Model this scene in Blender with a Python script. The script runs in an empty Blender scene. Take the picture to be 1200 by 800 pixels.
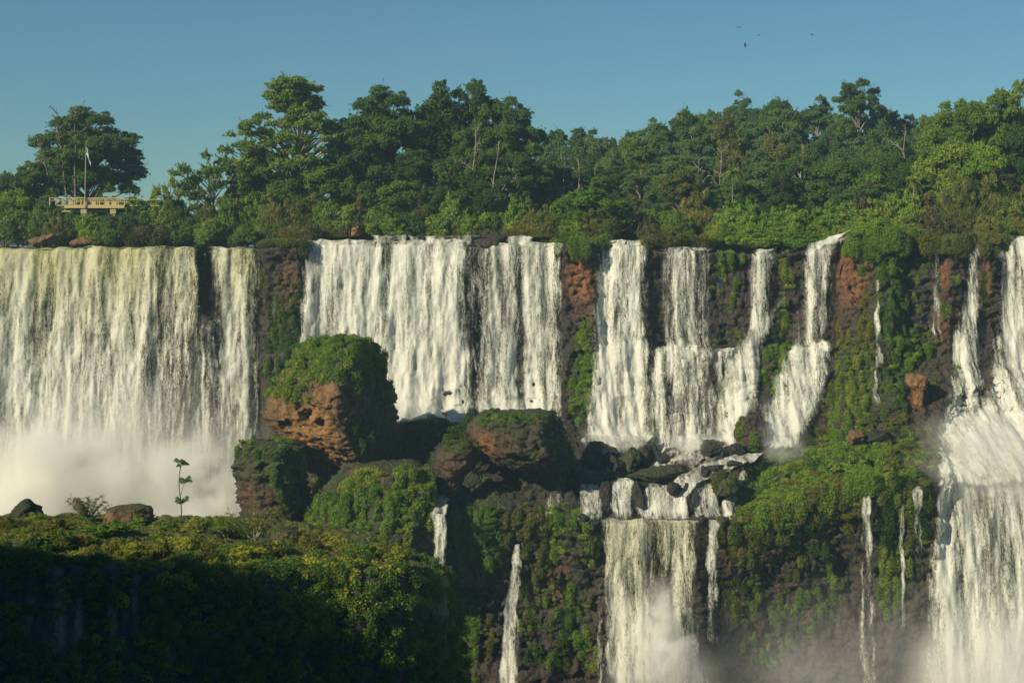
import bpy, math, random
import numpy as np
from mathutils import Vector

# ------------------------------------------------------------------ basics
sc = bpy.context.scene
COL = sc.collection
F = 1760.0            # focal length in photo pixels (photo is 1200 x 800)
HX, HY = 600.0, 270.0  # principal column and horizon row
R0 = np.random.default_rng(7)
random.seed(7)

def P(px, py, Y):
    return np.array([(px - HX) / F * Y, Y, (HY - py) / F * Y])
def X_(px, Y): return (px - HX) / F * Y
def Z_(py, Y): return (HY - py) / F * Y

# ------------------------------------------------------------------ noise
_perm = np.random.default_rng(3).permutation(256).astype(np.int64)
_perm = np.concatenate([_perm, _perm, _perm])
_grad = np.random.default_rng(4).normal(size=(256, 3)); _grad /= np.linalg.norm(_grad, axis=1)[:, None]
def perlin(p):
    p = np.asarray(p, float)
    i = np.floor(p).astype(np.int64); f = p - i; i &= 255
    u = f * f * f * (f * (f * 6 - 15) + 10)
    out = 0
    for dx in (0, 1):
        wx = u[:, 0] if dx else 1 - u[:, 0]
        for dy in (0, 1):
            wy = u[:, 1] if dy else 1 - u[:, 1]
            for dz in (0, 1):
                wz = u[:, 2] if dz else 1 - u[:, 2]
                h = _perm[_perm[_perm[i[:, 0] + dx] + i[:, 1] + dy] + i[:, 2] + dz]
                g = _grad[h]
                out = out + wx * wy * wz * (g[:, 0] * (f[:, 0] - dx) + g[:, 1] * (f[:, 1] - dy) + g[:, 2] * (f[:, 2] - dz))
    return out * 1.5
def fbm(p, oct=4, gain=.5, ridged=False):
    p = np.asarray(p, float); a, s = 1.0, 0
    for k in range(oct):
        n = perlin(p + 17.3 * k)
        if ridged: n = .5 - np.abs(n)
        s = s + a * n; a *= gain; p = p * 2.03
    return s
_rv = np.random.default_rng(9).random((256, 3))
def worley(p):
    """distance to nearest and second nearest cell point, and a value per cell"""
    p = np.asarray(p, float); i = np.floor(p).astype(np.int64); f = p - i
    d1 = np.full(len(p), 9.); d2 = np.full(len(p), 9.); val = np.zeros(len(p))
    for dx in (-1, 0, 1):
        for dy in (-1, 0, 1):
            for dz in (-1, 0, 1):
                j = (i + np.array([dx, dy, dz])) & 255
                h = _perm[_perm[_perm[j[:, 0]] + j[:, 1]] + j[:, 2]]
                q = _rv[h] + np.array([dx, dy, dz]) - f
                d = (q * q).sum(1)
                near = d < d1
                d2 = np.where(near, d1, np.minimum(d2, d))
                val = np.where(near, _rv[h, 0], val); d1 = np.where(near, d, d1)
    return np.sqrt(d1), np.sqrt(d2), val
def sstep(a, b, x):
    t = np.clip((np.asarray(x, float) - a) / (b - a), 0, 1); return t * t * (3 - 2 * t)

# ------------------------------------------------------------------ object helpers
def tag(o, label=None, cat=None, group=None, kind=None):
    if label: o['label'] = label
    if cat: o['category'] = cat
    if group: o['group'] = group
    if kind: o['kind'] = kind
    return o
def empty(name, loc=(0, 0, 0)):
    o = bpy.data.objects.new(name, None); COL.objects.link(o); o.location = loc
    o.empty_display_size = .2
    return o
class MB:
    def __init__(s): s.v, s.q, s.t, s.tint, s.n = [], [], [], [], 0
    def add(s, v, q=None, t=None, tint=0.5):
        v = np.asarray(v, float).reshape(-1, 3)
        if q is not None and len(q): s.q.append(np.asarray(q, np.int64).reshape(-1, 4) + s.n)
        if t is not None and len(t): s.t.append(np.asarray(t, np.int64).reshape(-1, 3) + s.n)
        s.v.append(v); s.tint.append(np.broadcast_to(np.asarray(tint, float), (len(v),)).copy()); s.n += len(v)
    def mesh(s, name, mat, smooth=True, attrs=None, uv=None):
        v = np.concatenate(s.v) if s.v else np.zeros((0, 3))
        q = np.concatenate(s.q) if s.q else np.zeros((0, 4), np.int64)
        t = np.concatenate(s.t) if s.t else np.zeros((0, 3), np.int64)
        m = bpy.data.meshes.new(name)
        m.vertices.add(len(v)); m.vertices.foreach_set('co', v.astype(np.float32).ravel())
        nl = len(q) * 4 + len(t) * 3
        li = np.concatenate([q.ravel(), t.ravel()]).astype(np.int32)
        m.loops.add(nl); m.loops.foreach_set('vertex_index', li)
        m.polygons.add(len(q) + len(t))
        st = np.concatenate([np.arange(len(q)) * 4, len(q) * 4 + np.arange(len(t)) * 3]).astype(np.int32)
        m.polygons.foreach_set('loop_start', st)
        m.polygons.foreach_set('use_smooth', np.full(len(q) + len(t), smooth))
        at = {'tint': np.concatenate(s.tint)} if s.tint else {}
        if attrs: at.update(attrs)
        for k, a in at.items():
            A = m.attributes.new(k, 'FLOAT', 'POINT'); A.data.foreach_set('value', np.asarray(a, np.float32))
        if uv is not None:
            U = m.uv_layers.new(name='flow'); U.data.foreach_set('uv', np.asarray(uv, np.float32)[li].ravel())
        m.materials.append(mat); m.update(calc_edges=True); m.validate()
        return m
    def build(s, name, mat, parent=None, **k):
        o = bpy.data.objects.new(name, s.mesh(name, mat, **k)); COL.objects.link(o)
        if parent: o.parent = parent
        return o
def grid_quads(nr, nc, wrap=False):
    r = np.arange(nr - 1)[:, None]; c = np.arange(nc if wrap else nc - 1)[None, :]
    c2 = (c + 1) % nc
    return np.stack([r * nc + c, r * nc + c2, (r + 1) * nc + c2, (r + 1) * nc + c], -1).reshape(-1, 4)
def tube(mb, pts, rad, n=6, tint=.5):
    pts = np.asarray(pts, float); k = len(pts); rad = np.broadcast_to(rad, (k,))
    d = np.gradient(pts, axis=0); d /= np.linalg.norm(d, axis=1)[:, None] + 1e-9
    ref = np.where(np.abs(d[:, 2:3]) > .9, np.array([[1., 0, 0]]), np.array([[0, 0, 1.]]))
    a = np.cross(d, ref); a /= np.linalg.norm(a, axis=1)[:, None] + 1e-9
    b = np.cross(d, a); th = np.arange(n) / n * 2 * math.pi
    v = pts[:, None] + rad[:, None, None] * (a[:, None] * np.cos(th)[None, :, None] + b[:, None] * np.sin(th)[None, :, None])
    mb.add(v.reshape(-1, 3), grid_quads(k, n, True), tint=tint)
    e = (k - 1) * n + np.arange(n)
    mb.t.append((np.stack([np.full(n - 2, e[0]), e[1:-1], e[2:]], 1)) + mb.n - k * n)
def box(mb, c, s, rz=0., tint=.5):
    c = np.asarray(c, float); s = np.asarray(s, float) / 2
    k = np.array([[x, y, z] for z in (-1, 1) for y in (-1, 1) for x in (-1, 1)], float) * s
    co, si = math.cos(rz), math.sin(rz)
    k = np.stack([k[:, 0] * co - k[:, 1] * si, k[:, 0] * si + k[:, 1] * co, k[:, 2]], 1)
    mb.add(k + c, [[0, 2, 3, 1], [4, 5, 7, 6], [0, 1, 5, 4], [2, 6, 7, 3], [0, 4, 6, 2], [1, 3, 7, 5]], tint=tint)
def unit(a): return a / (np.linalg.norm(a, axis=-1, keepdims=True) + 1e-9)
def leaves(mb, c, nrm, L, W, rng, tint, droop=0.0):
    """rhombic leaf faces, one per centre"""
    n = len(c)
    if n == 0: return
    t = rng.normal(size=(n, 3)); t[:, 2] -= droop * 2
    t = unit(t - nrm * (t * nrm).sum(1, keepdims=True))
    b = np.cross(nrm, t)
    L = np.broadcast_to(L, (n,))[:, None] * rng.uniform(.7, 1.25, (n, 1)); W = np.broadcast_to(W, (n,))[:, None] * rng.uniform(.7, 1.25, (n, 1))
    v = np.stack([c - t * L, c + b * W - nrm * W * .25, c + t * L, c - b * W - nrm * W * .25], 1)
    mb.add(v.reshape(-1, 3), np.arange(n * 4).reshape(n, 4), tint=np.repeat(np.broadcast_to(tint, (n,)), 4))
def clump(mb, c, r, rng, L=.28, W=.13, cover=2.0, tint=.5, flat=.6, droop=0., low=-.35):
    """a clump of leaves round C: ellipsoid shell, thick on top"""
    r = np.asarray(r if np.ndim(r) else (r, r, r * flat), float)
    area = 4 * math.pi * ((r[0] * r[1]) ** 1.6 + 2 * (r[0] * r[2]) ** 1.6) ** (1 / 1.6) / 3 ** (1 / 1.6)
    n = max(12, int(cover * area * .6 / (2 * L * W)))
    d = unit(rng.normal(size=(n, 3)))
    d[:, 2] = np.where(d[:, 2] < low, -d[:, 2] * .6, d[:, 2])
    # bumpy outline
    bump = 1 + .33 * perlin(d * 2.2 + c * .37) + .2 * perlin(d * 5 + c)
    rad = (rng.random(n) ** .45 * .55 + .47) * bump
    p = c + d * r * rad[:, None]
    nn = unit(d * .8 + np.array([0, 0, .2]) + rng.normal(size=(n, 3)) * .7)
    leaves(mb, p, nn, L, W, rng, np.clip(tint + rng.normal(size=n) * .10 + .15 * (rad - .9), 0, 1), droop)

# ------------------------------------------------------------------ materials
def new_mat(name):
    m = bpy.data.materials.new(name); m.use_nodes = True
    nt = m.node_tree; nt.nodes.clear()
    return m, nt, (lambda t, **k: _nd(nt, t, **k)), nt.links.new
def _nd(nt, t, **k):
    n = nt.nodes.new(t)
    for a, v in k.items():
        if a.startswith('i_'):
            n.inputs[int(a[2:]) if a[2:].isdigit() else a[2:].replace('_', ' ')].default_value = v
        else: setattr(n, a, v)
    return n
def ramp(N, stops):
    r = N('ShaderNodeValToRGB'); e = r.color_ramp.elements
    while len(e) > 1: e.remove(e[-1])
    e[0].position = stops[0][0]; e[0].color = (*stops[0][1], 1)
    for p, c in stops[1:]:
        x = e.new(p); x.color = (*c, 1)
    return r
def foliage_mat(name, dark, mid, light, trans=.3):
    m, nt, N, K = new_mat(name)
    out = N('ShaderNodeOutputMaterial'); at = N('ShaderNodeAttribute', attribute_name='tint')
    oi = N('ShaderNodeObjectInfo')
    ad = N('ShaderNodeMath', operation='MULTIPLY_ADD'); ad.inputs[1].default_value = .5; K(oi.outputs['Random'], ad.inputs[0])
    sb = N('ShaderNodeMath', operation='SUBTRACT'); sb.inputs[1].default_value = .25
    K(at.outputs['Fac'], sb.inputs[0]); K(sb.outputs[0], ad.inputs[2])
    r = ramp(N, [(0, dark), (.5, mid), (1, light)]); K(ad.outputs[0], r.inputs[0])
    d = N('ShaderNodeBsdfPrincipled'); d.inputs['Roughness'].default_value = .62; d.inputs['Specular IOR Level'].default_value = .25
    K(r.outputs[0], d.inputs['Base Color'])
    t = N('ShaderNodeBsdfTranslucent'); mx = N('ShaderNodeMixShader'); mx.inputs[0].default_value = trans
    hs = N('ShaderNodeHueSaturation'); hs.inputs['Hue'].default_value = .48; hs.inputs['Value'].default_value = 1.3; K(r.outputs[0], hs.inputs['Color']); K(hs.outputs[0], t.inputs[0])
    K(d.outputs[0], mx.inputs[1]); K(t.outputs[0], mx.inputs[2]); K(mx.outputs[0], out.inputs[0])
    return m
M = {}
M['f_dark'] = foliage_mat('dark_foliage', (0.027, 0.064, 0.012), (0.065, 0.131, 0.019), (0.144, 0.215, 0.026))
M['f_mid'] = foliage_mat('forest_foliage', (0.055, 0.109, 0.015), (0.131, 0.220, 0.023), (0.275, 0.324, 0.037))
M['f_bright'] = foliage_mat('bright_foliage', (0.054, 0.121, 0.010), (0.122, 0.234, 0.019), (0.243, 0.320, 0.031))
M['f_olive'] = foliage_mat('olive_foliage', (0.066, 0.088, 0.016), (0.145, 0.165, 0.027), (0.256, 0.237, 0.043))
M['f_yellow'] = foliage_mat('yellow_green_foliage', (.075, .105, .011), (.20, .23, .021), (.42, .41, .04))
M['f_brown'] = foliage_mat('dry_foliage', (.040, .042, .014), (.085, .082, .028), (.16, .14, .05)) if 1 else foliage_mat('dry_foliage', (0.053, 0.043, 0.018), (0.112, 0.085, 0.035), (0.188, 0.144, 0.062))
M['f_blue'] = foliage_mat('blue_green_foliage', (0.041, 0.094, 0.024), (0.088, 0.163, 0.042), (0.169, 0.237, 0.062))
def bark_mat(name, a, b):
    m, nt, N, K = new_mat(name); out = N('ShaderNodeOutputMaterial')
    tc = N('ShaderNodeTexCoord'); mp = N('ShaderNodeMapping'); mp.inputs['Scale'].default_value = (3, 3, .6); K(tc.outputs['Object'], mp.inputs[0])
    n = N('ShaderNodeTexNoise'); n.inputs['Scale'].default_value = 2.2; n.inputs['Detail'].default_value = 5; K(mp.outputs[0], n.inputs['Vector'])
    r = ramp(N, [(.3, a), (.7, b)]); K(n.outputs['Fac'], r.inputs[0])
    d = N('ShaderNodeBsdfPrincipled'); d.inputs['Roughness'].default_value = .85; K(r.outputs[0], d.inputs['Base Color'])
    bp = N('ShaderNodeBump'); bp.inputs['Strength'].default_value = .5; K(n.outputs['Fac'], bp.inputs['Height']); K(bp.outputs[0], d.inputs['Normal'])
    K(d.outputs[0], out.inputs[0]); return m
M['bark'] = bark_mat('brown_bark', (.06, .042, .026), (.14, .105, .07))
M['bark_pale'] = bark_mat('pale_bark', (.16, .135, .10), (.34, .30, .23))
M['deadwood'] = bark_mat('dead_wood', (.10, .075, .055), (.22, .17, .125))

def rock_mat(name, dark, brown, orange, moss):
    """basalt: dark, browner where dry, orange where iron stained (attr 'orange'), green where mossy (attr 'moss')"""
    m, nt, N, K = new_mat(name); out = N('ShaderNodeOutputMaterial')
    geo = N('ShaderNodeNewGeometry')
    def noise(scale, det=6, sz=1., dist=0.):
        mp = N('ShaderNodeMapping'); mp.inputs['Scale'].default_value = (1, 1, sz); K(geo.outputs['Position'], mp.inputs[0])
        n = N('ShaderNodeTexNoise'); n.inputs['Scale'].default_value = scale; n.inputs['Detail'].default_value = det; n.inputs['Distortion'].default_value = dist
        n.inputs['Roughness'].default_value = .62
        K(mp.outputs[0], n.inputs['Vector']); return n
    n1 = noise(.35, 8, .6, .6); n2 = noise(1.6, 6, 1, .3); n3 = noise(5, 5, .5)
    r1 = ramp(N, [(.35, dark), (.62, brown)]); K(n1.outputs['Fac'], r1.inputs[0])
    # orange stain
    ao = N('ShaderNodeAttribute', attribute_name='orange')
    s1 = N('ShaderNodeMath', operation='MULTIPLY_ADD'); s1.inputs[1].default_value = 1.6; s1.inputs[2].default_value = -.8
    K(n2.outputs['Fac'], s1.inputs[0])
    s2 = N('ShaderNodeMath', operation='ADD', use_clamp=True); K(s1.outputs[0], s2.inputs[0]); K(ao.outputs['Fac'], s2.inputs[1])
    s3 = N('ShaderNodeMath', operation='MULTIPLY', use_clamp=True); K(s2.outputs[0], s3.inputs[0]); K(ao.outputs['Fac'], s3.inputs[1])
    om = ramp(N, [(.3, tuple(c * .5 for c in orange)), (.7, orange)]); K(n3.outputs['Fac'], om.inputs[0])
    m1 = N('ShaderNodeMixRGB'); K(s3.outputs[0], m1.inputs[0]); K(r1.outputs[0], m1.inputs[1]); K(om.outputs[0], m1.inputs[2])
    # moss: attr + up facing
    am = N('ShaderNodeAttribute', attribute_name='moss')
    t1 = N('ShaderNodeMath', operation='MULTIPLY_ADD'); t1.inputs[1].default_value = 2.6; t1.inputs[2].default_value = -1.3; K(n2.outputs['Fac'], t1.inputs[0])
    t3 = N('ShaderNodeMath', operation='ADD', use_clamp=True); K(t1.outputs[0], t3.inputs[0]); K(am.outputs['Fac'], t3.inputs[1])
    t4 = N('ShaderNodeMath', operation='MULTIPLY', use_clamp=True); K(t3.outputs[0], t4.inputs[0]); K(am.outputs['Fac'], t4.inputs[1])
    mm = ramp(N, [(.3, tuple(c * .45 for c in moss)), (.7, moss)]); K(n3.outputs['Fac'], mm.inputs[0])
    m2 = N('ShaderNodeMixRGB'); K(t4.outputs[0], m2.inputs[0]); K(m1.outputs[0], m2.inputs[1]); K(mm.outputs[0], m2.inputs[2])
    d = N('ShaderNodeBsdfPrincipled'); K(m2.outputs[0], d.inputs['Base Color'])
    rr = N('ShaderNodeMapRange'); rr.inputs[3].default_value = .5; rr.inputs[4].default_value = .95; K(n1.outputs['Fac'], rr.inputs[0]); K(rr.outputs[0], d.inputs['Roughness'])
    vo = N('ShaderNodeTexVoronoi', feature='DISTANCE_TO_EDGE'); vo.inputs['Scale'].default_value = .75; 
    mpv = N('ShaderNodeMapping'); mpv.inputs['Scale'].default_value = (1, 1, .7); K(geo.outputs['Position'], mpv.inputs[0])
    wv = N('ShaderNodeMixRGB', blend_type='ADD'); wv.inputs[0].default_value = .6; K(mpv.outputs[0], wv.inputs[1]); K(n2.outputs['Color'], wv.inputs[2]); K(wv.outputs[0], vo.inputs['Vector'])
    cr = N('ShaderNodeMapRange'); cr.inputs[2].default_value = .12; K(vo.outputs['Distance'], cr.inputs[0])
    hsum = N('ShaderNodeMath', operation='MULTIPLY_ADD'); hsum.inputs[1].default_value = .35; K(cr.outputs[0], hsum.inputs[0]); K(n2.outputs['Fac'], hsum.inputs[2])
    h2 = N('ShaderNodeMath', operation='MULTIPLY_ADD'); h2.inputs[1].default_value = .45; K(n3.outputs['Fac'], h2.inputs[0]); K(hsum.outputs[0], h2.inputs[2])
    bp = N('ShaderNodeBump'); bp.inputs['Strength'].default_value = .9; bp.inputs['Distance'].default_value = .45
    K(h2.outputs[0], bp.inputs['Height']); K(bp.outputs[0], d.inputs['Normal'])
    K(d.outputs[0], out.inputs[0]); return m
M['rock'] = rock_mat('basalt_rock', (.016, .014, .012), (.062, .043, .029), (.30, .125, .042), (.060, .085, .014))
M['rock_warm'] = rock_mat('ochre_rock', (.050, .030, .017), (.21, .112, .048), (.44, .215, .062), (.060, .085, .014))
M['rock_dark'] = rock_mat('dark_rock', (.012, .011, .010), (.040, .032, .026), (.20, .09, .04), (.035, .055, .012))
M['earth'] = rock_mat('forest_floor', (.020, .022, .010), (.050, .045, .020), (.2, .1, .04), (.03, .05, .012))

def water_mat(name, foam, body, olive):
    """falling water: streaks of foam with gaps; attr cov = how much water, attr green = unbroken olive water near the lip"""
    m, nt, N, K = new_mat(name); out = N('ShaderNodeOutputMaterial')
    uv = N('ShaderNodeUVMap', uv_map='flow')
    def noise(sx, sy, det, rough=.6, dist=0., off=0.):
        mp = N('ShaderNodeMapping'); mp.inputs['Scale'].default_value = (sx, sy, 1); mp.inputs['Location'].default_value = (off, off, off); K(uv.outputs[0], mp.inputs[0])
        n = N('ShaderNodeTexNoise'); n.inputs['Scale'].default_value = 1; n.inputs['Detail'].default_value = det; n.inputs['Roughness'].default_value = rough; n.inputs['Distortion'].default_value = dist
        K(mp.outputs[0], n.inputs['Vector']); return n.outputs['Fac']
    def math_(op, a, b, c=None, clamp=False):
        x = N('ShaderNodeMath', operation=op, use_clamp=clamp)
        for k, y in enumerate((a, b, c)):
            if y is None: continue
            if isinstance(y, (int, float)): x.inputs[k].default_value = y
            else: K(y, x.inputs[k])
        return x.outputs[0]
    n1 = noise(.34, .026, 4, .6, .5, 3); n2 = noise(.9, .11, 5, .64, .9, 11); n3 = noise(2.4, .55, 5, .7, .7, 23); n4 = noise(8., 2.4, 2, .6, .3, 31)
    cov = N('ShaderNodeAttribute', attribute_name='cov').outputs['Fac']; gr = N('ShaderNodeAttribute', attribute_name='green').outputs['Fac']
    p = math_('MULTIPLY_ADD', n1, 2.0, -1.0); p = math_('MULTIPLY_ADD', n2, 2.1, math_('ADD', p, -1.05)); s = math_('MULTIPLY_ADD', n3, 1.8, math_('ADD', p, -.9)); s = math_('MULTIPLY_ADD', n4, 1.5, math_('ADD', s, -.75))
    a0 = math_('ADD', cov, s)
    alpha = math_('MULTIPLY_ADD', a0, 1.15, -.15, True)
    alpha = math_('MULTIPLY', alpha, math_('MULTIPLY', cov, 4., None, True), None, True)
    f = math_('MULTIPLY_ADD', math_('MULTIPLY_ADD', s, .45, math_('MULTIPLY', p, .75)), 1., math_('MULTIPLY_ADD', cov, .55, .18), True)
    c1 = N('ShaderNodeMixRGB'); K(f, c1.inputs[0]); c1.inputs[1].default_value = (*body, 1); c1.inputs[2].default_value = (*foam, 1)
    g2 = math_('MULTIPLY', gr, math_('MULTIPLY_ADD', n1, -1.2, 1.45, True), None, True)
    c2 = N('ShaderNodeMixRGB'); K(g2, c2.inputs[0]); K(c1.outputs[0], c2.inputs[1]); c2.inputs[2].default_value = (*olive, 1)
    d = N('ShaderNodeBsdfPrincipled'); d.inputs['Roughness'].default_value = .6; d.inputs['IOR'].default_value = 1.33; K(c2.outputs[0], d.inputs['Base Color'])
    bh = math_('MULTIPLY_ADD', n3, .6, math_('MULTIPLY_ADD', n4, .2, n2))
    bp = N('ShaderNodeBump'); bp.inputs['Strength'].default_value = .4; bp.inputs['Distance'].default_value = .3; K(bh, bp.inputs['Height']); K(bp.outputs[0], d.inputs['Normal'])
    tl = N('ShaderNodeBsdfTranslucent'); K(c2.outputs[0], tl.inputs[0])
    m0 = N('ShaderNodeMixShader'); m0.inputs[0].default_value = .36; K(d.outputs[0], m0.inputs[1]); K(tl.outputs[0], m0.inputs[2])
    tr = N('ShaderNodeBsdfTransparent'); mx = N('ShaderNodeMixShader'); K(alpha, mx.inputs[0]); K(tr.outputs[0], mx.inputs[1]); K(m0.outputs[0], mx.inputs[2])
    K(mx.outputs[0], out.inputs[0]); return m
M['fall'] = water_mat('falling_water', (.90, .89, .79), (.36, .37, .29), (.52, .50, .14))

def flat_water(name, col, rough=.12, foam=0.):
    m, nt, N, K = new_mat(name); out = N('ShaderNodeOutputMaterial'); geo = N('ShaderNodeNewGeometry')
    n = N('ShaderNodeTexNoise'); n.inputs['Scale'].default_value = 1.3; n.inputs['Detail'].default_value = 5; K(geo.outputs['Position'], n.inputs['Vector'])
    d = N('ShaderNodeBsdfPrincipled'); d.inputs['Roughness'].default_value = rough; d.inputs['IOR'].default_value = 1.33
    r = ramp(N, [(.45, col), (.75, tuple(min(.8, c + foam) for c in col))]); K(n.outputs['Fac'], r.inputs[0]); K(r.outputs[0], d.inputs['Base Color'])
    bp = N('ShaderNodeBump'); bp.inputs['Strength'].default_value = .4; bp.inputs['Distance'].default_value = .2; K(n.outputs['Fac'], bp.inputs['Height']); K(bp.outputs[0], d.inputs['Normal'])
    K(d.outputs[0], out.inputs[0]); return m
M['pool'] = flat_water('foamy_pool_water', (.16, .16, .12), .2, .5)
M['river'] = flat_water('river_water', (.05, .05, .025), .15, .12)
M['gorge'] = flat_water('gorge_water', (.10, .085, .05), .25, .3)
def plain(name, col, rough=.6):
    m, nt, N, K = new_mat(name); out = N('ShaderNodeOutputMaterial'); tc = N('ShaderNodeTexCoord')
    n = N('ShaderNodeTexNoise'); n.inputs['Scale'].default_value = 3; n.inputs['Detail'].default_value = 4; K(tc.outputs['Object'], n.inputs['Vector'])
    r = ramp(N, [(.3, tuple(c * .75 for c in col)), (.7, col)]); K(n.outputs['Fac'], r.inputs[0])
    d = N('ShaderNodeBsdfPrincipled'); d.inputs['Roughness'].default_value = rough; K(r.outputs[0], d.inputs['Base Color']); K(d.outputs[0], out.inputs[0]); return m
M['timber'] = plain('yellow_painted_timber', (.50, .38, .17))
M['concrete'] = plain('pale_concrete', (.40, .33, .18), .8)
M['pole'] = plain('flagpole_paint', (.36, .30, .18), .5)
M['flag_white'] = plain('white_flag_cloth', (.75, .75, .74), .8)
M['flag_blue'] = plain('blue_flag_cloth', (.05, .24, .55), .8)
M['bird'] = plain('dark_feathers', (.02, .02, .02), .8)
M['rail'] = plain('grey_rail', (.16, .15, .13), .7)

# ------------------------------------------------------------------ the cliff (terrain)
# per column of the cliff: (row, distance) of lip, recess, ledge back, ledge front, foot, bench lip, undercut, bottom
def CP(px, lip, lY, lg, gb, gf, foot, fY, bn, bY, un=690, du=3., bot=845, dbo=1.5):
    return px, [(lip - 1, lY + 26), (lip, lY), (lip + 14, lY + 1.3), (lg, gb), (lg + 3, gf), (foot, fY), (bn, bY), (un, bY + du), (bot, bY + dbo)]
cols = [
    CP(-130, 291, 236, 400, 236, 235.6, 640, 234, 660, 224), CP(0, 291, 235, 400, 235.2, 234.8, 640, 233, 660, 222), CP(228, 291, 233.5, 400, 234, 233.6, 640, 231, 660, 220),
    CP(236, 290, 237, 368, 237, 232, 640, 230, 660, 219), CP(247, 290, 237, 368, 237, 232, 640, 230, 660, 218), CP(254, 291, 233.6, 400, 233.6, 233.2, 640, 231, 660, 217),
    CP(303, 291, 233, 400, 233, 232.5, 640, 230, 660, 212), CP(311, 290, 231, 400, 230.4, 230, 600, 227, 640, 206), CP(350, 288, 230, 400, 229.4, 229, 540, 225, 630, 202),
    CP(360, 286, 232.4, 400, 232.4, 232, 520, 227, 620, 202), CP(445, 281, 232.4, 400, 232, 231.6, 515, 226, 610, 202), CP(545, 288, 231.8, 400, 231.8, 231.4, 500, 225, 600, 198),
    CP(560, 290, 233.6, 400, 233.4, 233, 500, 225, 598, 197.4), CP(575, 288, 231.8, 400, 231.6, 231.2, 500, 225, 596, 197.2), CP(652, 288, 231.4, 400, 231.2, 230.8, 500, 224, 597, 197),
    CP(662, 287, 228.6, 390, 227.6, 227.2, 515, 222.5, 600, 197), CP(696, 289, 228.4, 390, 227.4, 227, 520, 222, 607, 197), CP(706, 284, 230.6, 405, 230, 228.5, 520, 223, 610, 197),
    CP(760, 289, 230.4, 405, 229.8, 227, 522, 222, 611, 197), CP(770, 294, 230, 405, 229.6, 226.4, 525, 221, 611, 197), CP(875, 298, 229.6, 405, 229, 226, 520, 220, 611, 196.5), CP(930, 297, 229.4, 405, 228.6, 225.5, 520, 218.5, 585, 196, 680, 3.5),
    CP(975, 283, 228.8, 405, 228, 224.6, 515, 217, 568, 196, 670, 5), CP(988, 274, 227, 400, 225, 224.4, 508, 214, 565, 196, 670, 5), CP(1045, 276, 226, 400, 223.6, 223, 503, 212, 565, 196, 670, 4),
    CP(1062, 286, 228.6, 400, 227, 226.4, 505, 212, 566, 196.5, 680, 3), CP(1100, 288, 228.4, 400, 226.8, 226.2, 520, 211, 568, 198, 690, 2), CP(1112, 285, 227, 400, 226, 225.4, 522, 212, 556, 203, 690, 1),
    CP(1132, 283, 228.4, 400, 227.2, 226.8, 525, 212, 553, 204, 690, .5), CP(1152, 283, 228.4, 400, 227.2, 226.8, 525, 212, 553, 204, 690, .5), CP(1160, 284, 226.8, 400, 226.2, 225.8, 525, 212, 553, 204, 690, .5),
    CP(1172, 284, 228.4, 400, 227.4, 227, 525, 212, 553, 204, 690, .5), CP(1330, 284, 228.4, 400, 227.4, 227, 525, 212, 553, 204, 690, .5)]
segs = [10, 8, 70, 5, 75, 48, 44, 70]
NC = 720
cpx = np.linspace(-130, 1330, NC)
ctl = np.array([c[1] for c in cols]); kx = np.array([c[0] for c in cols])
ctlc = np.stack([np.stack([np.interp(cpx, kx, ctl[:, k, j]) for j in (0, 1)], -1) for k in range(9)])   # 9, NC, 2
rows = []; rowu = []
for k, n in enumerate(segs):
    for i in range(n):
        t = i / n; rows.append(ctlc[k] * (1 - t) + ctlc[k + 1] * t); rowu.append(k + t)
rows.append(ctlc[8]); rowu.append(8.); rows = np.array(rows); rowu = np.array(rowu); NR = len(rows)
def smooth_ax(a, w, axis):
    k = np.exp(-np.linspace(-2, 2, 2 * w + 1) ** 2); k /= k.sum()
    pad = [(0, 0)] * a.ndim; pad[axis] = (w, w); b = np.pad(a, pad, mode='edge')
    return np.apply_along_axis(lambda v: np.convolve(v, k, 'valid'), axis, b)
rows = smooth_ax(smooth_ax(rows, 2, 0), 2, 1)
cPY, cY = rows[..., 0], rows[..., 1]; cPX = np.broadcast_to(cpx[None], cY.shape)
cliff = np.stack([(cPX - HX) / F * cY, cY, (HY - cPY) / F * cY], -1)
pp = cliff.reshape(-1, 3)
ru = np.repeat(rowu, NC)
# rocky relief: big buttresses, vertical columns, horizontal strata, blocks
q = pp * np.array([1, 1, .55])
big = fbm(q / 7, 3); colm = fbm(pp * np.array([1 / 1.5, 1 / 1.5, 1 / 9]), 3, ridged=True)
strata = fbm(pp * np.array([1 / 14, 1 / 14, 1 / 1.3]), 2)
d1, d2, cv = worley(pp * np.array([1 / 1.9, 1 / 1.9, 1 / 1.5]) + fbm(pp / 3, 2)[:, None] * .5)
e1, e2, ev = worley(pp * np.array([1 / .8, 1 / .8, 1 / .65]) + fbm(pp / 1.2, 2)[:, None] * .5)
blocks = (cv - .5) * 1.3 - .3 * np.exp(-((d2 - d1) / .08) ** 2) + .5 * (ev - .5)
fine = fbm(pp / .8, 3)
face = np.interp(ru, [0, .9, 1.2, 2, 3, 4, 5, 5.3, 6, 6.4, 8], [0, .15, .5, 1, .9, .9, .9, .5, .5, 1, 1])
saw = pp[:, 2] / 1.9 + 1.3 * fbm(pp / 9, 3); saw = saw - np.floor(saw)
disp = face * (.55 * (saw ** 1.6 - .4) + 1.3 * big + .75 * colm + .45 * strata + .75 * blocks + .35 * fine)
dirv = np.where(((ru > 5.05) & (ru < 6))[:, None], np.array([[0, -.35, .8]]), np.array([[0, -1., .15]]))
dirv = np.where((ru < 1)[:, None], np.array([[0, 0, .5]]), dirv)
pp = pp + dirv * disp[:, None]
cliff_v = pp.reshape(NR, NC, 3)
def vnormals(g):
    a = np.gradient(g, axis=1); b = np.gradient(g, axis=0)
    return unit(np.cross(b, a))
cliff_n = vnormals(cliff_v)
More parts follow.
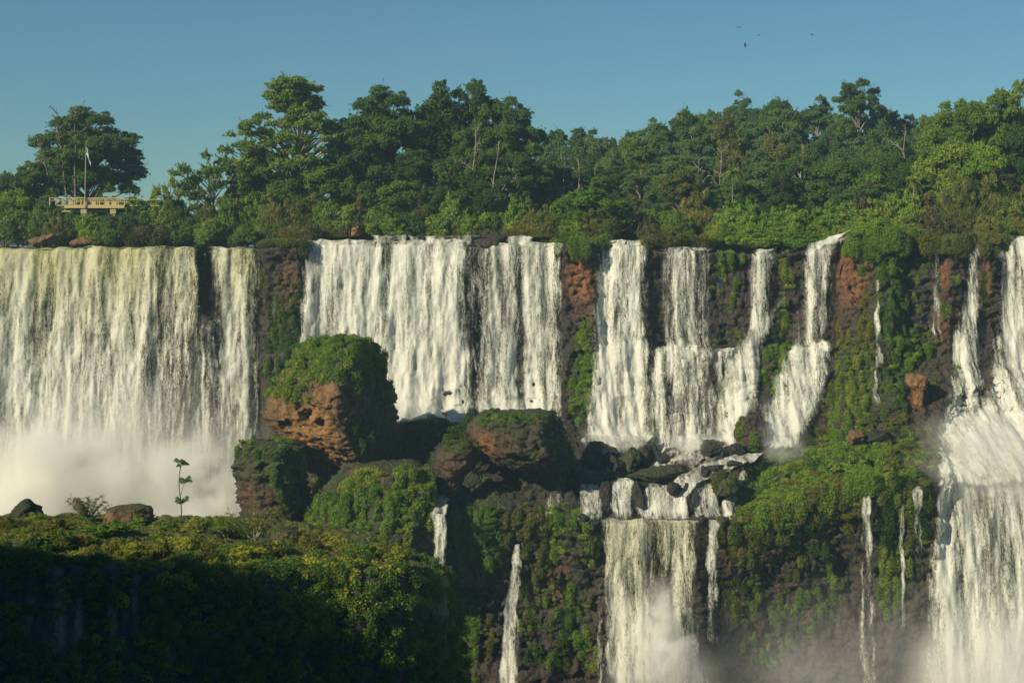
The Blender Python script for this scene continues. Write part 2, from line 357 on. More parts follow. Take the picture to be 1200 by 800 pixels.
if cliff_n[NR // 2, NC // 2, 1] > 0: cliff_n = -cliff_n
sx = cliff_v[..., 0] / cliff_v[..., 1] * F + HX; sy = HY - cliff_v[..., 2] / cliff_v[..., 1] * F
def blobs(sx, sy, L):
    o = np.zeros(np.shape(sx))
    for x, y, rx, ry, s in L:
        o = np.maximum(o, s * np.clip(1.35 - np.sqrt(((sx - x) / rx) ** 2 + ((sy - y) / ry) ** 2), 0, 1))
    return o
orange = blobs(sx, sy, [(680, 325, 22, 46, 1), (690, 380, 14, 20, .6), (1000, 325, 26, 50, .95), (985, 290, 20, 30, .8), (337, 325, 14, 50, .55), (1106, 318, 10, 30, .8), (1105, 380, 20, 50, .55),
    (1155, 330, 12, 45, .7), (1076, 460, 12, 26, 1), (545, 660, 16, 50, .5), (652, 685, 20, 50, .55), (994, 585, 12, 22, 1.1), (868, 650, 22, 20, .85), (920, 640, 14, 16, .8), (950, 610, 40, 26, .5), (960, 385, 30, 40, .5), (880, 350, 22, 40, .35), (825, 440, 20, 30, .35)])
moss = blobs(sx, sy, [(685, 430, 20, 60, 1), (335, 400, 28, 70, .8), (1010, 440, 60, 70, .9), (1040, 350, 26, 80, 1), (1065, 420, 40, 40, .9), (960, 560, 130, 60, 1), (900, 600, 60, 60, .8), (560, 620, 60, 60, 1), (650, 620, 60, 40, 1), (555, 740, 20, 60, .9), (670, 720, 30, 60, .8), (905, 400, 25, 45, .9), (1050, 660, 60, 90, .6), (640, 520, 300, 30, .2)])
mb = MB(); mb.add(cliff_v.reshape(-1, 3), grid_quads(NR, NC))
tag(mb.build('cliff', M['rock'], attrs={'orange': orange.ravel(), 'moss': moss.ravel()}), kind='structure')
def cliff_at(px, py):
    """nearest point of the relief of the cliff to a row and column, with its normal"""
    d = (sx - px) ** 2 + (sy - py) ** 2; d[: segs[0]] += 1e6
    i = np.unravel_index(np.argmin(d), d.shape); return cliff_v[i], cliff_n[i]

# plateau with the forest floor behind the lip
def ground_z(x, y):
    r = 3 + 13 * sstep(-5, 60, x)
    return -4.3 + 1.6 * sstep(243, 262, y) + r * sstep(255, 420, y) + .6 * fbm(np.stack([np.asarray(x) / 15., np.asarray(y) / 15., np.zeros_like(np.asarray(x, float))], -1).reshape(-1, 3), 2).reshape(np.shape(x)) * sstep(250, 280, y)
gx, gy = np.meshgrid(np.linspace(-330, 330, 160), np.concatenate([np.linspace(240, 420, 90), np.linspace(425, 760, 40)]))
gz = ground_z(gx, gy)
mb = MB(); mb.add(np.stack([gx, gy, gz], -1).reshape(-1, 3), grid_quads(*gx.shape)[:, ::-1])
tag(mb.build('ground', M['earth'], attrs={'orange': np.zeros(gx.size), 'moss': np.full(gx.size, .8)}), kind='structure')
def GZ(x, y): return float(ground_z(np.array([x]), np.array([y]))[0])
# gorge river
gx, gy = np.meshgrid(np.linspace(-330, 330, 60), np.linspace(5, 245, 40))
mb = MB(); mb.add(np.stack([gx, gy, np.full(gx.shape, -66.)], -1).reshape(-1, 3), grid_quads(*gx.shape)[:, ::-1])
tag(mb.build('river', M['gorge'], attrs=None), kind='structure')
# upper river sheet behind the left lip
gx, gy = np.meshgrid(np.linspace(-110, -36, 60), np.linspace(234.2, 264, 20)); gz = np.full(gx.shape, Z_(289.2, 235.))
mb = MB(); mb.add(np.stack([gx, gy, gz], -1).reshape(-1, 3), grid_quads(*gx.shape)[:, ::-1])
tag(mb.build('upper_river', M['river']), kind='structure')
gx, gy = np.meshgrid(np.linspace(-30, 6, 40), np.linspace(232, 252, 14)); gz = np.full(gx.shape, Z_(277.5, 240.))
mb = MB(); mb.add(np.stack([gx, gy, gz], -1).reshape(-1, 3), grid_quads(*gx.shape)[:, ::-1])
tag(mb.build('upper_river', M['river']), kind='structure')
# pool behind the lower lip
gx, gy = np.meshgrid(np.linspace(X_(684, 200), X_(846, 200), 40), np.linspace(197.0, 204, 14)); gz = np.full(gx.shape, Z_(608.2, 197.))
mb = MB(); mb.add(np.stack([gx, gy, gz], -1).reshape(-1, 3), grid_quads(*gx.shape)[:, ::-1])
tag(mb.build('pool', M['pool']), kind='structure')

# ------------------------------------------------------------------ rocks
def loft(rws, n=110, m=70, amp=1., cell=1.6, sq=2.6, seed=0, poly=None, caves=(), orange=(), moss=(), base_o=0., base_m=.0, face_up=.9):
    """a rock from rows (py, left, right, distance, half depth), its surface broken into blocks"""
    rws = np.array(rws, float); t = np.linspace(0, 1, m); k = np.linspace(0, 1, len(rws))
    r = np.stack([np.interp(t, k, rws[:, j]) for j in range(5)], -1); r = smooth_ax(r, 3, 0)
    th = np.arange(n) / n * 2 * math.pi
    cx = np.sign(np.cos(th)) * np.abs(np.cos(th)) ** (2 / sq); cy = np.sign(np.sin(th)) * np.abs(np.sin(th)) ** (2 / sq)
    if poly is not None:
        pl = np.array(poly, float); rr = np.full(n, 9.); dv = np.stack([np.cos(th), np.sin(th)], -1)
        for k0 in range(len(pl)):
            p0, p1 = pl[k0], pl[(k0 + 1) % len(pl)]; e = p1 - p0; nn2 = np.array([-e[1], e[0]]); nn2 = nn2 * np.sign(nn2 @ p0); dd2 = dv @ nn2
            rr = np.minimum(rr, np.where(dd2 > 1e-6, (nn2 @ p0) / np.maximum(dd2, 1e-6), 9.))
        rr = np.convolve(np.concatenate([rr[-3:], rr, rr[:3]]), [.05, .1, .2, .3, .2, .1, .05], 'valid'); cx, cy = rr * np.cos(th), rr * np.sin(th)
    xc = X_((r[:, 1] + r[:, 2]) / 2, r[:, 3]); hw = (r[:, 2] - r[:, 1]) / 2 / F * r[:, 3]; z = Z_(r[:, 0], r[:, 3])
    cap = np.ones(m); cap[0] = .02; cap[-1] = .02; cap[1] = .55; cap[-2] = .6
    v = np.stack([xc[:, None] + (hw * cap)[:, None] * cx, r[:, 3][:, None] + (r[:, 4] * cap)[:, None] * cy, np.repeat(z[:, None], n, 1)], -1)
    nn = unit(np.stack([np.broadcast_to(np.cos(th), (m, n)), np.broadcast_to(np.sin(th), (m, n)), np.zeros((m, n))], -1))
    p = v.reshape(-1, 3) + seed * 31.7
    a, b, cv = worley(p / cell + fbm(p / 2.5, 2)[:, None] * .45)
    a2, b2, cv2 = worley(p / (cell * .42) + fbm(p / 1.1, 2)[:, None] * .5)
    d = amp * (.6 * fbm(p / 3.2, 3) + .75 * (cv - .5) - .25 * np.exp(-((b - a) / .09) ** 2) + .42 * (cv2 - .5) + .32 * fbm(p / .9, 4, .55, True))
    tt = p[:, 2] / 1.15 + 1.1 * fbm(p / 4.5, 2); saw = tt - np.floor(tt); d = d + amp * .38 * (saw ** 1.5 - .4)
    d = d.reshape(m, n) * np.minimum(1, hw / 1.0)[:, None]
    v = v + nn * d[..., None]; v[..., 2] += (amp * .35 * fbm(p / 1.5, 2)).reshape(m, n)
    SX = v[..., 0] / v[..., 1] * F + HX; SY = HY - v[..., 2] / v[..., 1] * F
    for (x, y, rr, dep) in caves:
        dx = fbm(p / 1.3, 3).reshape(m, n) * 5; w = np.exp(-(((SX - x + dx) / rr) ** 2 + ((SY - y + dx * .8) / (rr * .8)) ** 2) ** 2) * (v[..., 1] < r[:, 3][:, None])
        v[..., 1] += dep * w
    N = vnormals(v)
    if (N * nn).sum() < 0: N = -N
    up = sstep(.35, .8, N[..., 2]) * face_up
    o = np.maximum(blobs(SX, SY, orange), base_o); mo = np.clip(np.maximum(np.maximum(blobs(SX, SY, moss), base_m), up), 0, 1)
    mb = MB(); mb.add(v.reshape(-1, 3), grid_quads(m, n, True))
    return mb, dict(orange=o.ravel(), moss=mo.ravel()), v, N, SX, SY
SURF = {}
def rock(name, label, rws, mat='rock', cat='rock', group=None, key=None, **k):
    mb, at, v, N, SX, SY = loft(rws, **k)
    o = mb.build(name, M[mat], attrs=at); tag(o, label, cat, group)
    if key: SURF[key] = (v, N, SX, SY)
    return o
rock('boulder', 'huge ochre boulder with dark hollows and a leafy cap, before the left-centre waterfall',
     [(398, 372, 432, 206, 4), (415, 352, 446, 206, 6.5), (440, 335, 452, 206, 7.5), (465, 316, 458, 206, 8.5), (485, 311, 463, 206, 8.5), (503, 322, 468, 206, 8), (520, 338, 472, 206.5, 7.5), (535, 352, 478, 207, 7), (560, 376, 486, 208, 6.5), (610, 390, 492, 209, 6)],
     mat='rock_warm', key='boulder', poly=[(-1, -.25), (.22, -1.1), (1, .3), (.4, 1), (-.75, .8)], n=170, m=120, amp=1.0, cell=1.5, seed=1, sq=2.2, caves=[(360, 486, 7, 2.4), (335, 497, 6, 2.2), (375, 495, 5, 1.8), (352, 478, 4, 1.2)],
     orange=[(365, 500, 45, 40, 1), (375, 470, 30, 20, .7)], moss=[(390, 415, 60, 30, 1), (440, 440, 22, 60, .9), (455, 510, 20, 40, .6)])
rock('rock_outcrop', 'broad brown overhanging outcrop with a grassy top, right of the huge ochre boulder',
     [(482, 586, 644, 203, 4), (490, 556, 655, 202.6, 6), (505, 549, 660, 202.2, 7.5), (522, 553, 666, 202.2, 7.5), (538, 566, 672, 202.8, 6.5), (546, 590, 674, 206, 5.5), (560, 592, 676, 207, 5.5), (585, 580, 676, 207, 6), (612, 570, 680, 207, 6)],
     mat='rock', key='outcrop', poly=[(-1, -.2), (-.4, -.95), (.5, -1.05), (1, .2), (.5, 1), (-.8, .8)], n=150, m=100, amp=1.0, cell=1.3, seed=2, sq=2.4, orange=[(568, 522, 16, 22, 1), (560, 505, 14, 16, .6), (590, 520, 26, 24, .45), (640, 530, 14, 14, .4)], moss=[(610, 488, 60, 12, 1), (630, 505, 30, 16, .5), (625, 535, 9, 12, .9), (665, 530, 14, 40, .8)])
rock('rock_outcrop', 'small tan wedge of rock tapering downward beside the brown overhanging outcrop',
     [(517, 532, 558, 199.5, 2), (528, 509, 567, 199, 3), (543, 506, 562, 199, 3.2), (555, 513, 549, 199.2, 2.6), (566, 518, 542, 199.6, 1.8), (578, 522, 538, 200, 1.2), (600, 520, 540, 200.5, 1.2)],
     mat='rock', key='wedge', poly=[(-1, -.1), (-.2, -1.05), (.5, -.8), (1, .3), (.2, 1)], n=90, m=60, amp=.7, cell=1.2, seed=3, orange=[(535, 550, 30, 24, .55)], moss=[(540, 522, 36, 11, .9)])
rock('rock_outcrop', 'dark shaded ridge of rock linking the huge boulder to the brown outcrop',
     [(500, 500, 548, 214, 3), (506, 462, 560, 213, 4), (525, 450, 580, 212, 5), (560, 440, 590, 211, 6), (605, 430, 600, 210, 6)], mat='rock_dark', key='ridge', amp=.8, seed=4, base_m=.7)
rock('rock_outcrop', 'ivy-clad squat rock under the left edge of the huge ochre boulder',
     [(517, 292, 342, 198.5, 3.5), (526, 279, 356, 198, 5), (545, 277, 358, 198, 5.5), (570, 280, 359, 198.4, 5.5), (600, 286, 364, 199, 5.5), (650, 290, 372, 200, 5.5)], mat='rock', key='squat', poly=[(-1, -.3), (-.3, -1), (.45, -1.), (1, .25), (.4, 1), (-.7, .8)], n=120, m=70, seed=5, cell=1.3,
     orange=[(292, 578, 16, 22, .6), (318, 585, 20, 22, .5), (300, 600, 14, 20, .5)], moss=[(320, 540, 44, 34, 1)])
rock('rock_outcrop', 'sloping green mound of creeper-covered rock below the huge boulder',
     [(541, 418, 492, 199, 3), (552, 404, 502, 198.5, 4.5), (570, 380, 508, 198, 5.5), (590, 366, 511, 197.5, 6.5), (615, 360, 513, 197, 7), (660, 352, 520, 197, 7)], mat='rock', key='mound', n=120, m=70, seed=6,
     orange=[(430, 552, 22, 12, .8), (445, 560, 12, 16, .6)], moss=[(440, 600, 90, 40, 1)])
CASC = 'wet boulders in the middle cascade'
pend_rock = []
def boulder(label, px, py, Y, rx, ry, dep, mat='rock_dark', seed=0, group=None, moss=.0, orange=0., amp=.45, key=None, name='boulder'):
    """an angular boulder: a ball cut by random planes, then weathered"""
    g = np.random.default_rng(seed + 100); m, n = 48, 84
    ph = np.linspace(.02, math.pi - .02, m)[:, None]; th = np.arange(n)[None] / n * 2 * math.pi
    d = np.stack([np.sin(ph) * np.cos(th), np.sin(ph) * np.sin(th), np.cos(ph) * np.ones_like(th)], -1).reshape(-1, 3)
    pl = unit(g.normal(size=(13, 3))); hgt = g.uniform(.72, 1.05, 13)
    rad = np.min(np.where(d @ pl.T > .08, hgt / np.maximum(d @ pl.T, .08), 3.), 1); rad = np.minimum(rad, 1.25)
    v = d * rad[:, None] * np.array([rx / F * Y, dep, ry / F * Y]) + P(px, py, Y)
    q = v + seed * 31.7; a2, b2, c2 = worley(q / .9 + fbm(q / 1.1, 2)[:, None] * .4)
    sz = min(rx, ry) / F * Y
    v = v + d * ((.22 * fbm(q / .9, 4) + .3 * amp * (c2 - .5) - .12 * np.exp(-((b2 - a2) / .08) ** 2)) * min(1, sz))[:, None]
    V = v.reshape(m, n, 3); N = vnormals(V)
    if (N.reshape(-1, 3) * d).sum() < 0: N = -N
    SX = V[..., 0] / V[..., 1] * F + HX; SY = HY - V[..., 2] / V[..., 1] * F
    up = sstep(.35, .8, N[..., 2]) * .5
    mb = MB(); mb.add(v, grid_quads(m, n, True))
    mb.add(v[:n].mean(0)[None]); mb.t.append(np.stack([np.full(n, m * n), (np.arange(n) + 1) % n, np.arange(n)], 1))
    o = mb.build(name, M[mat], attrs=dict(orange=np.full(m * n + 1, orange), moss=np.append(np.maximum(up, moss), moss).ravel())); tag(o, label, 'rock', group)
    if key: SURF[key] = (V, N, SX, SY)
    return o
boulder('grey-brown boulder with an orange flank and leafy sides, between the slanting falls', 877, 506, 214, 17, 21, 2.6, 'rock', 11, moss=.15, orange=.35, amp=.6, key='casc_top')
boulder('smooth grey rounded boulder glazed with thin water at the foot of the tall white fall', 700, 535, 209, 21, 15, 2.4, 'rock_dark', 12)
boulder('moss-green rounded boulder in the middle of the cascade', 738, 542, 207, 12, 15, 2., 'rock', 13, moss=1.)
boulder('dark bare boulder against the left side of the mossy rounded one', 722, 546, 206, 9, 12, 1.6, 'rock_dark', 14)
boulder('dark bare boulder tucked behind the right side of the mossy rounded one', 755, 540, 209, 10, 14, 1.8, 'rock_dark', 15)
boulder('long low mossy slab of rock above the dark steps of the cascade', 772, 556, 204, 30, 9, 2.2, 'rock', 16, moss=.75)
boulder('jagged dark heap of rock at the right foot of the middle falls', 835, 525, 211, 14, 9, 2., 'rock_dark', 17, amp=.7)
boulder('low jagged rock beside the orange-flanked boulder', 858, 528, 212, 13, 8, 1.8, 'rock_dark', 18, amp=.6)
for k, (bx, by) in enumerate([(690, 609), (697, 611), (820, 610), (823, 607), (683, 605), (848, 608)]):
    pend_rock.append((bx, boulder('small dark wet rock in the cascade', bx, by, 196.6, 5 + k % 3, 3.5, .9, 'rock_dark', 400 + k, amp=.7)))
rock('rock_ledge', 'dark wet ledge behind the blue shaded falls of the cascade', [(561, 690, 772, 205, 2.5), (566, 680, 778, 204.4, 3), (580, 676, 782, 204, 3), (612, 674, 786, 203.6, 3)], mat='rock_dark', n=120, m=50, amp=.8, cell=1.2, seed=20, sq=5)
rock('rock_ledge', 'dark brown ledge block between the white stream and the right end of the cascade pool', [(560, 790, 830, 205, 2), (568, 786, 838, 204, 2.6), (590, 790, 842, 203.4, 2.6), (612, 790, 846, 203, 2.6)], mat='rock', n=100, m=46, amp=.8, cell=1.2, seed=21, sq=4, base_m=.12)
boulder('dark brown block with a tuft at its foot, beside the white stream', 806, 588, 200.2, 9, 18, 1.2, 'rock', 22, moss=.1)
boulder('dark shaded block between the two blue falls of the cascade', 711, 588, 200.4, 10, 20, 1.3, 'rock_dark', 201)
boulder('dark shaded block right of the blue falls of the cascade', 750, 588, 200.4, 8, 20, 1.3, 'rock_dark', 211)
for k, (bx, by, by2) in enumerate([(684, 552, 206), (668, 560, 205), (716, 560, 205), (776, 538, 209), (762, 546, 207.4), (838, 549, 203.2), (826, 553, 202.4), (790, 572, 199.4), (860, 543, 205), (820, 534, 211), (786, 530, 212), (866, 540, 211), (828, 560, 204.4), (700, 556, 206)]):
    pend_rock.append((bx, boulder('small dark wet rock in the cascade', bx, by, by2, 6 + (k * 7) % 6, 4 + (k * 5) % 4, 1., 'rock_dark', 300 + k, amp=.6, moss=.0 if k % 3 else .3)))
boulder('round bush-topped rock right of the white stream in the cascade', 850, 567, 201, 15, 14, 2., 'rock', 23, moss=.95, key='casc_bush')
boulder('dark low block at the left end of the cascade pool', 668, 592, 201, 16, 18, 2., 'rock_dark', 24)
boulder('dark flat slab above the leftmost blue cascade fall', 690, 563, 203, 24, 9, 2.2, 'rock_dark', 25)
boulder('small dark boulder at the frame edge, on the ledge of the right falls', 1191, 556, 203, 12, 9, 1.4, 'rock_dark', 26, amp=.5)
boulder('small wet boulder left of the dark one on the ledge of the right falls', 1172, 556, 203.4, 7, 5, 1., 'rock_dark', 27)
boulder('red-brown rock half sunk in the creepers of the right green mound', 1003, 512, 208, 9, 8, 1.4, 'rock_warm', 28, orange=.4)
boulder('dark rock beside the red-brown one on the right green mound', 1030, 512, 208.4, 17, 9, 1.8, 'rock_dark', 29, moss=.3)
rock('boulder', 'red block of rock jutting from the cliff left of the rightmost falls', [(436, 1066, 1078, 216, .8), (440, 1064, 1086, 215.8, 1.3), (452, 1067, 1084, 215.8, 1.3), (458, 1072, 1082, 216, .9), (472, 1070, 1081, 216.4, .9), (486, 1072, 1080, 216.8, .8)], mat='rock_warm', n=60, m=40, amp=.45, cell=.9, seed=30, base_o=.7, sq=3.5)
boulder('low red-brown rock on the left river bank under the viewing platform', 55, 282, 237, 17, 7, 1.6, 'rock_warm', 31, orange=.6, amp=.4)
boulder('small orange rock beside the low red-brown one on the river bank', 96, 284, 238, 12, 5, 1.2, 'rock_warm', 32, orange=.5, amp=.4)
boulder('brown rock splitting the water at the lip of the broad centre waterfall', 578, 283, 233, 20, 9, 1.8, 'rock_dark', 33, orange=.3, amp=.6)
boulder('small yellow-orange rock at the left lip of the broad centre waterfall', 418, 272, 234, 7, 6, 1., 'rock_warm', 34, orange=1.)
boulder('small dark rock at the lip left of the split in the centre waterfall', 495, 281, 233, 7, 7, 1.2, 'rock_dark', 35, amp=.5)
boulder('dark rock hump left of the small rock on the centre lip', 462, 283, 233, 8, 8, 1.2, 'rock_dark', 36, amp=.5)

# ------------------------------------------------------------------ waterfalls
FR = np.full((320, 760), 400.)       # nearest rock of the cliff per 2 px cell
_ix = np.clip(((sx + 140) / 2).astype(int), 0, 759); _iy = np.clip(((sy - 230) / 2).astype(int), 0, 319)
_k = sy > 268; _k[: segs[0]] = False
np.minimum.at(FR, (_iy[_k], _ix[_k]), cliff_v[..., 1][_k])
for _ in range(3):
    g = FR.copy()
    for dy, dx in ((0, 1), (0, -1), (1, 0), (-1, 0)): 
        h = np.roll(FR, (dy, dx), (0, 1)); g = np.where(g > 390, h, g)
    FR = g
FM = FR.copy()
for dy in range(-3, 4):
    for dx in (-2, -1, 0, 1, 2): FM = np.minimum(FM, np.roll(FR, (dy, dx), (0, 1)))
def front_of(px, py, Y):
    ix = np.clip(((px + 140) / 2).astype(int), 1, 758); iy = np.clip(((py - 230) / 2).astype(int), 1, 318)
    f = FM[iy, ix]; f = np.where(f < Y - 7, FR[iy, ix], f)
    # a spot far in front is some other ledge, not the rock behind this water
    return np.where((f < Y - 7) | (f > 390), Y + 5, f)
def fall(label, rws, thin=(), green=0., density=4.5, out=.9, seed=0, name='waterfall', wob=4., edge=1.7, group=None, cl=1.):
    """one fall from rows (py, left, right, distance, amount of water)"""
    rws = np.array(rws, float); grow_w = np.where(rws[:, 2] - rws[:, 1] > 18, 2.5, .4); rws[:, 1] -= grow_w; rws[:, 2] += grow_w
    ctr = np.array([P((a + b) / 2, py, Y) for py, a, b, Y, c in rws]); sl = np.concatenate([[0], np.cumsum(np.linalg.norm(np.diff(ctr, axis=0), axis=1))])
    Lm = sl[-1]; wid = max((b - a) / F * Y for py, a, b, Y, c in rws)
    nv = int(max(24, Lm * density)); nu = int(max(10, wid * density * 1.35))
    s = np.linspace(0, Lm, nv); r = np.stack([np.interp(s, sl, rws[:, j]) for j in range(5)], -1)
    r[:, 3] = smooth_ax(r[:, 3:4], max(2, nv // 60), 0)[:, 0]
    r[:, 1] += wob * fbm(np.stack([s / 3.5, np.full(nv, seed * 3.1), np.zeros(nv)], -1), 3) * sstep(0, 3, s)
    r[:, 2] += wob * fbm(np.stack([s / 3.5, np.full(nv, seed * 3.1 + 50), np.zeros(nv)], -1), 3) * sstep(0, 3, s)
    u = np.linspace(0, 1, nu)[None, :]
    px = r[:, 1:2] * (1 - u) + r[:, 2:3] * u; Y = np.repeat(r[:, 3:4], nu, 1); py = np.repeat(r[:, 0:1], nu, 1)
    v = np.stack([X_(px, Y), Y, Z_(py, Y)], -1)
    S = np.repeat(s[:, None], nu, 1); xm = v[..., 0]
    # lip line is not ruler straight
    lipn = fbm(np.stack([xm / 2.2, np.full(xm.shape, seed * 1.7), np.zeros(xm.shape)], -1).reshape(-1, 3), 3).reshape(xm.shape)
    S2 = S + .9 * lipn
    def nz(ax, as_, o): return fbm(np.stack([xm / ax + seed, S2 / as_ + o, np.full(xm.shape, o * .7)], -1).reshape(-1, 3), 2).reshape(xm.shape)
    grow = .35 + .65 * sstep(0, 10, S)
    # the water runs over the relief of the rock, not through it
    front = front_of(px, py, Y)
    v[..., 1] = np.minimum(v[..., 1], smooth_ax(smooth_ax(front, 2, 0), 1, 1) - .3 * cl)
    d = out * grow * (.95 * nz(3.2, 22, 1) + .42 * nz(1.6, 6, 5) + .14 * nz(.8, 1.8, 9) + .06 * nz(.3, .7, 13))
    dn = unit(np.gradient(v, axis=0)); nrm = unit(np.cross(dn, np.broadcast_to([1., 0, 0], dn.shape))); nrm[nrm[..., 1] > 0] *= -1
    v = v + nrm * d[..., None]
    v[..., 2] += .25 * lipn * sstep(6, 0, S)
    cov = np.repeat(r[:, 4:5], nu, 1).copy()
    for (c0, hw, amt) in thin: cov -= amt * np.exp(-((px - c0) / hw) ** 4)
    e = np.minimum(u, 1 - u) * (r[:, 2:3] - r[:, 1:2]) / 8.
    cov = cov * sstep(0, edge * 1.3, e) ** .8 * np.repeat(sstep(Lm, Lm - 1.2, s)[:, None], nu, 1)
    g = green * sstep(26, 0, S) * np.ones_like(u)
    root = empty(name, tuple(v[0, nu // 2])); tag(root, label, 'waterfall' if name == 'waterfall' else 'cascade', group)
    mb = MB(); mb.add(v.reshape(-1, 3) - v[0, nu // 2], grid_quads(nv, nu))
    mb.build('water_sheet', M['fall'], root, attrs=dict(cov=np.clip(cov, 0, 2).ravel(), green=g.ravel()), uv=np.stack([xm + seed * 13.7, S2 + seed * 5.3], -1).reshape(-1, 2))
    return root
fall('broad left waterfall, olive-tinted at its lip, plunging into the white mist',
     [(289, -60, 234, 238, 1.), (290.5, -60, 234, 235, 1.05), (293, -60, 234, 233.2, 1.1), (320, -60, 234, 232.2, 1.02), (380, -58, 238, 230.8, .92), (440, -58, 246, 229.8, .92), (500, -58, 252, 229, .95), (640, -60, 262, 228, 1.)],
     thin=[(203, 26, .5), (172, 8, .2), (120, 8, .1), (20, 14, .12)], green=.78, seed=1)  # water thinned at the far left stands in for shade on the fall
fall('narrow curtain waterfall beside the dark cleft, right of the broad left waterfall',
     [(289, 247, 306, 238, .9), (290.5, 247, 306, 235, .95), (293, 248, 306, 233, .95), (370, 250, 304, 231.4, .85), (400, 246, 304, 231, .95), (450, 246, 304, 230, 1.), (560, 246, 302, 229, 1.05), (620, 258, 302, 228.6, 1.1)], thin=[(252, 10, .35)], green=.55, seed=2)
fall('thin trickle in the dark cleft at the top of the left falls', [(290, 235, 248, 236.6, .5), (293, 235, 248, 235.4, .5), (366, 236, 248, 234.4, .35), (372, 238, 252, 231.6, .95), (380, 238, 256, 231, .9), (470, 240, 262, 230, .5)], seed=3)
fall('hair-thin trickle on the dark rock between the left and centre waterfalls', [(288, 321, 326, 231, .4), (300, 321, 326, 229, .4), (370, 319, 325, 228, .34), (440, 318, 325, 227, .2)], seed=4)
fall('broad centre waterfall bulging over stacked lips, behind the huge boulder',
     [(281, 352, 548, 236, 1.), (284, 353, 548, 233, 1.05), (288, 354, 548, 231.6, 1.1), (330, 352, 549, 230, 1.05), (400, 350, 550, 228.6, 1.08), (470, 348, 552, 226, 1.15), (512, 346, 553, 222, 1.25)],
     thin=[(450, 6, .25), (505, 6, .12), (370, 4, .15), (542, 9, .3)], seed=5, out=1.1)
fall('tall straight waterfall with a dark stripe, between the broad centre falls and the orange rock',
     [(284, 546, 658, 236, .9), (287, 546, 658, 233, 1.), (290, 546, 658, 231.2, 1.), (340, 547, 660, 229.6, .95), (420, 548, 661, 228, .95), (505, 548, 663, 225, 1.1)],
     thin=[(561, 11, .62), (609, 6, .38), (630, 4, .12)], seed=6)
for k, (a, b, c) in enumerate([(440, 478, .8), (480, 492, .55), (500, 560, .75), (597, 622, .8)]):
    fall(['small upper step of white water above the left of the broad centre waterfall', 'narrow strand of the upper step beside a dark lip rock', 'small upper step of water above the right of the broad centre waterfall', 'short bright step of water right of the brown lip rock'][k],
         [(276, a, b, 238, c), (277.5, a, b, 235, c), (280, a, b, 233.6, c), (289, a - 1, b + 1, 232.4, c)], seed=20 + k, edge=.4)
fall('tall white waterfall dropping right of the orange rock column, with a bulge halfway',
     [(281, 707, 752, 236, .95), (284, 704, 757, 232, 1.05), (290, 702, 758, 229.6, 1.), (350, 697, 758, 228, .9), (398, 694, 760, 227, .9), (406, 693, 764, 225.6, 1.15), (450, 690, 766, 224, 1.1), (500, 686, 768, 221, 1.15), (525, 682, 770, 216, 1.2)], thin=[(738, 5, .2), (712, 4, .12)], seed=7, out=1.2)
fall('thin veil waterfall over dark rock, second from the orange rock column',
     [(290, 776, 830, 234, .6), (294, 776, 830, 230, .75), (300, 775, 832, 229, .72), (350, 776, 832, 228, .66), (402, 774, 832, 227.4, .64), (409, 766, 836, 225.4, .95), (440, 762, 832, 224, .74), (480, 760, 828, 222, .66), (520, 760, 826, 219.5, .85), (546, 768, 808, 215, 1.1)], thin=[(783, 7, .25), (818, 5, .2)], seed=8)
fall('hair-thin trickle beside the thin veil waterfall', [(296, 838, 846, 230, .5), (302, 838, 846, 228.6, .5), (400, 838, 846, 227.5, .4)], seed=9)
fall('white-lipped sheet of water sliding off the long middle ledge', [(405, 828, 872, 228.2, .5), (408, 828, 872, 226, .8), (411, 828, 872, 225, .7), (420, 828, 870, 224.6, .4), (440, 830, 868, 224, .3), (500, 816, 860, 220.6, .36), (520, 812, 856, 219.5, .5), (545, 796, 848, 214, .85)], seed=10)
fall('upper veil of the slanting waterfall, falling from under green creepers', [(292, 880, 906, 233, .6), (296, 880, 906, 229.6, .7), (302, 878, 908, 228.4, .68), (350, 874, 906, 227.6, .62), (392, 868, 902, 226.8, .6)], seed=11)
fall('slanting waterfall sliding left down the rock to the orange-flanked boulder', [(304, 921, 927, 229, .8), (335, 917, 925, 227.4, .85), (352, 908, 922, 226.8, 1.), (380, 884, 908, 226, .9), (405, 860, 896, 225, 1.), (440, 848, 892, 223.6, .95), (480, 838, 886, 221.5, .95), (512, 838, 868, 217, 1.05), (535, 818, 856, 213, 1.1)], seed=12, out=.7)
fall('bright waterfall spilling from a notch in the forest, stepping out at mid height',
     [(268, 992, 997, 232, 1.), (276, 982, 994, 229.6, 1.15), (285, 946, 986, 228.4, 1.1), (296, 941, 977, 227.4, 1.), (350, 936, 972, 226.6, .8), (400, 931, 969, 225.8, .82), (407, 924, 975, 223.8, 1.1), (425, 914, 972, 222.6, .95), (440, 908, 968, 221.6, 1.05), (460, 900, 966, 220, .85), (480, 890, 958, 218.6, 1.05), (505, 890, 950, 215.5, 1.2), (528, 884, 930, 212, 1.2)], thin=[(958, 4, .2), (941, 4, .25), (921, 4, .25)], seed=13, out=.9)
fall('short slanting chute of white water feeding the notch waterfall from the right', [(270, 988, 993, 230, 1.), (275, 977, 988, 228, 1.1), (281, 962, 982, 226.8, 1.05), (289, 948, 976, 226.4, .9)], seed=33, edge=.5, wob=1.5, out=.5)
fall('thin white thread of water between green creepers on the right cliff', [(328, 1025.5, 1031, 224.6, .45), (380, 1025, 1031, 222.6, .55), (425, 1023.5, 1032, 220.6, .7), (432, 1024, 1031, 219, .4), (475, 1020, 1030, 215.5, .5)], seed=14, edge=.25)
fall('faint mist-like trickle over red rock left of the rightmost falls', [(300, 1094, 1100, 227.4, .3), (340, 1094, 1100, 225.6, .36), (385, 1092, 1102, 224.4, .32), (396, 1092, 1103, 223, .5)], seed=15, edge=.25)
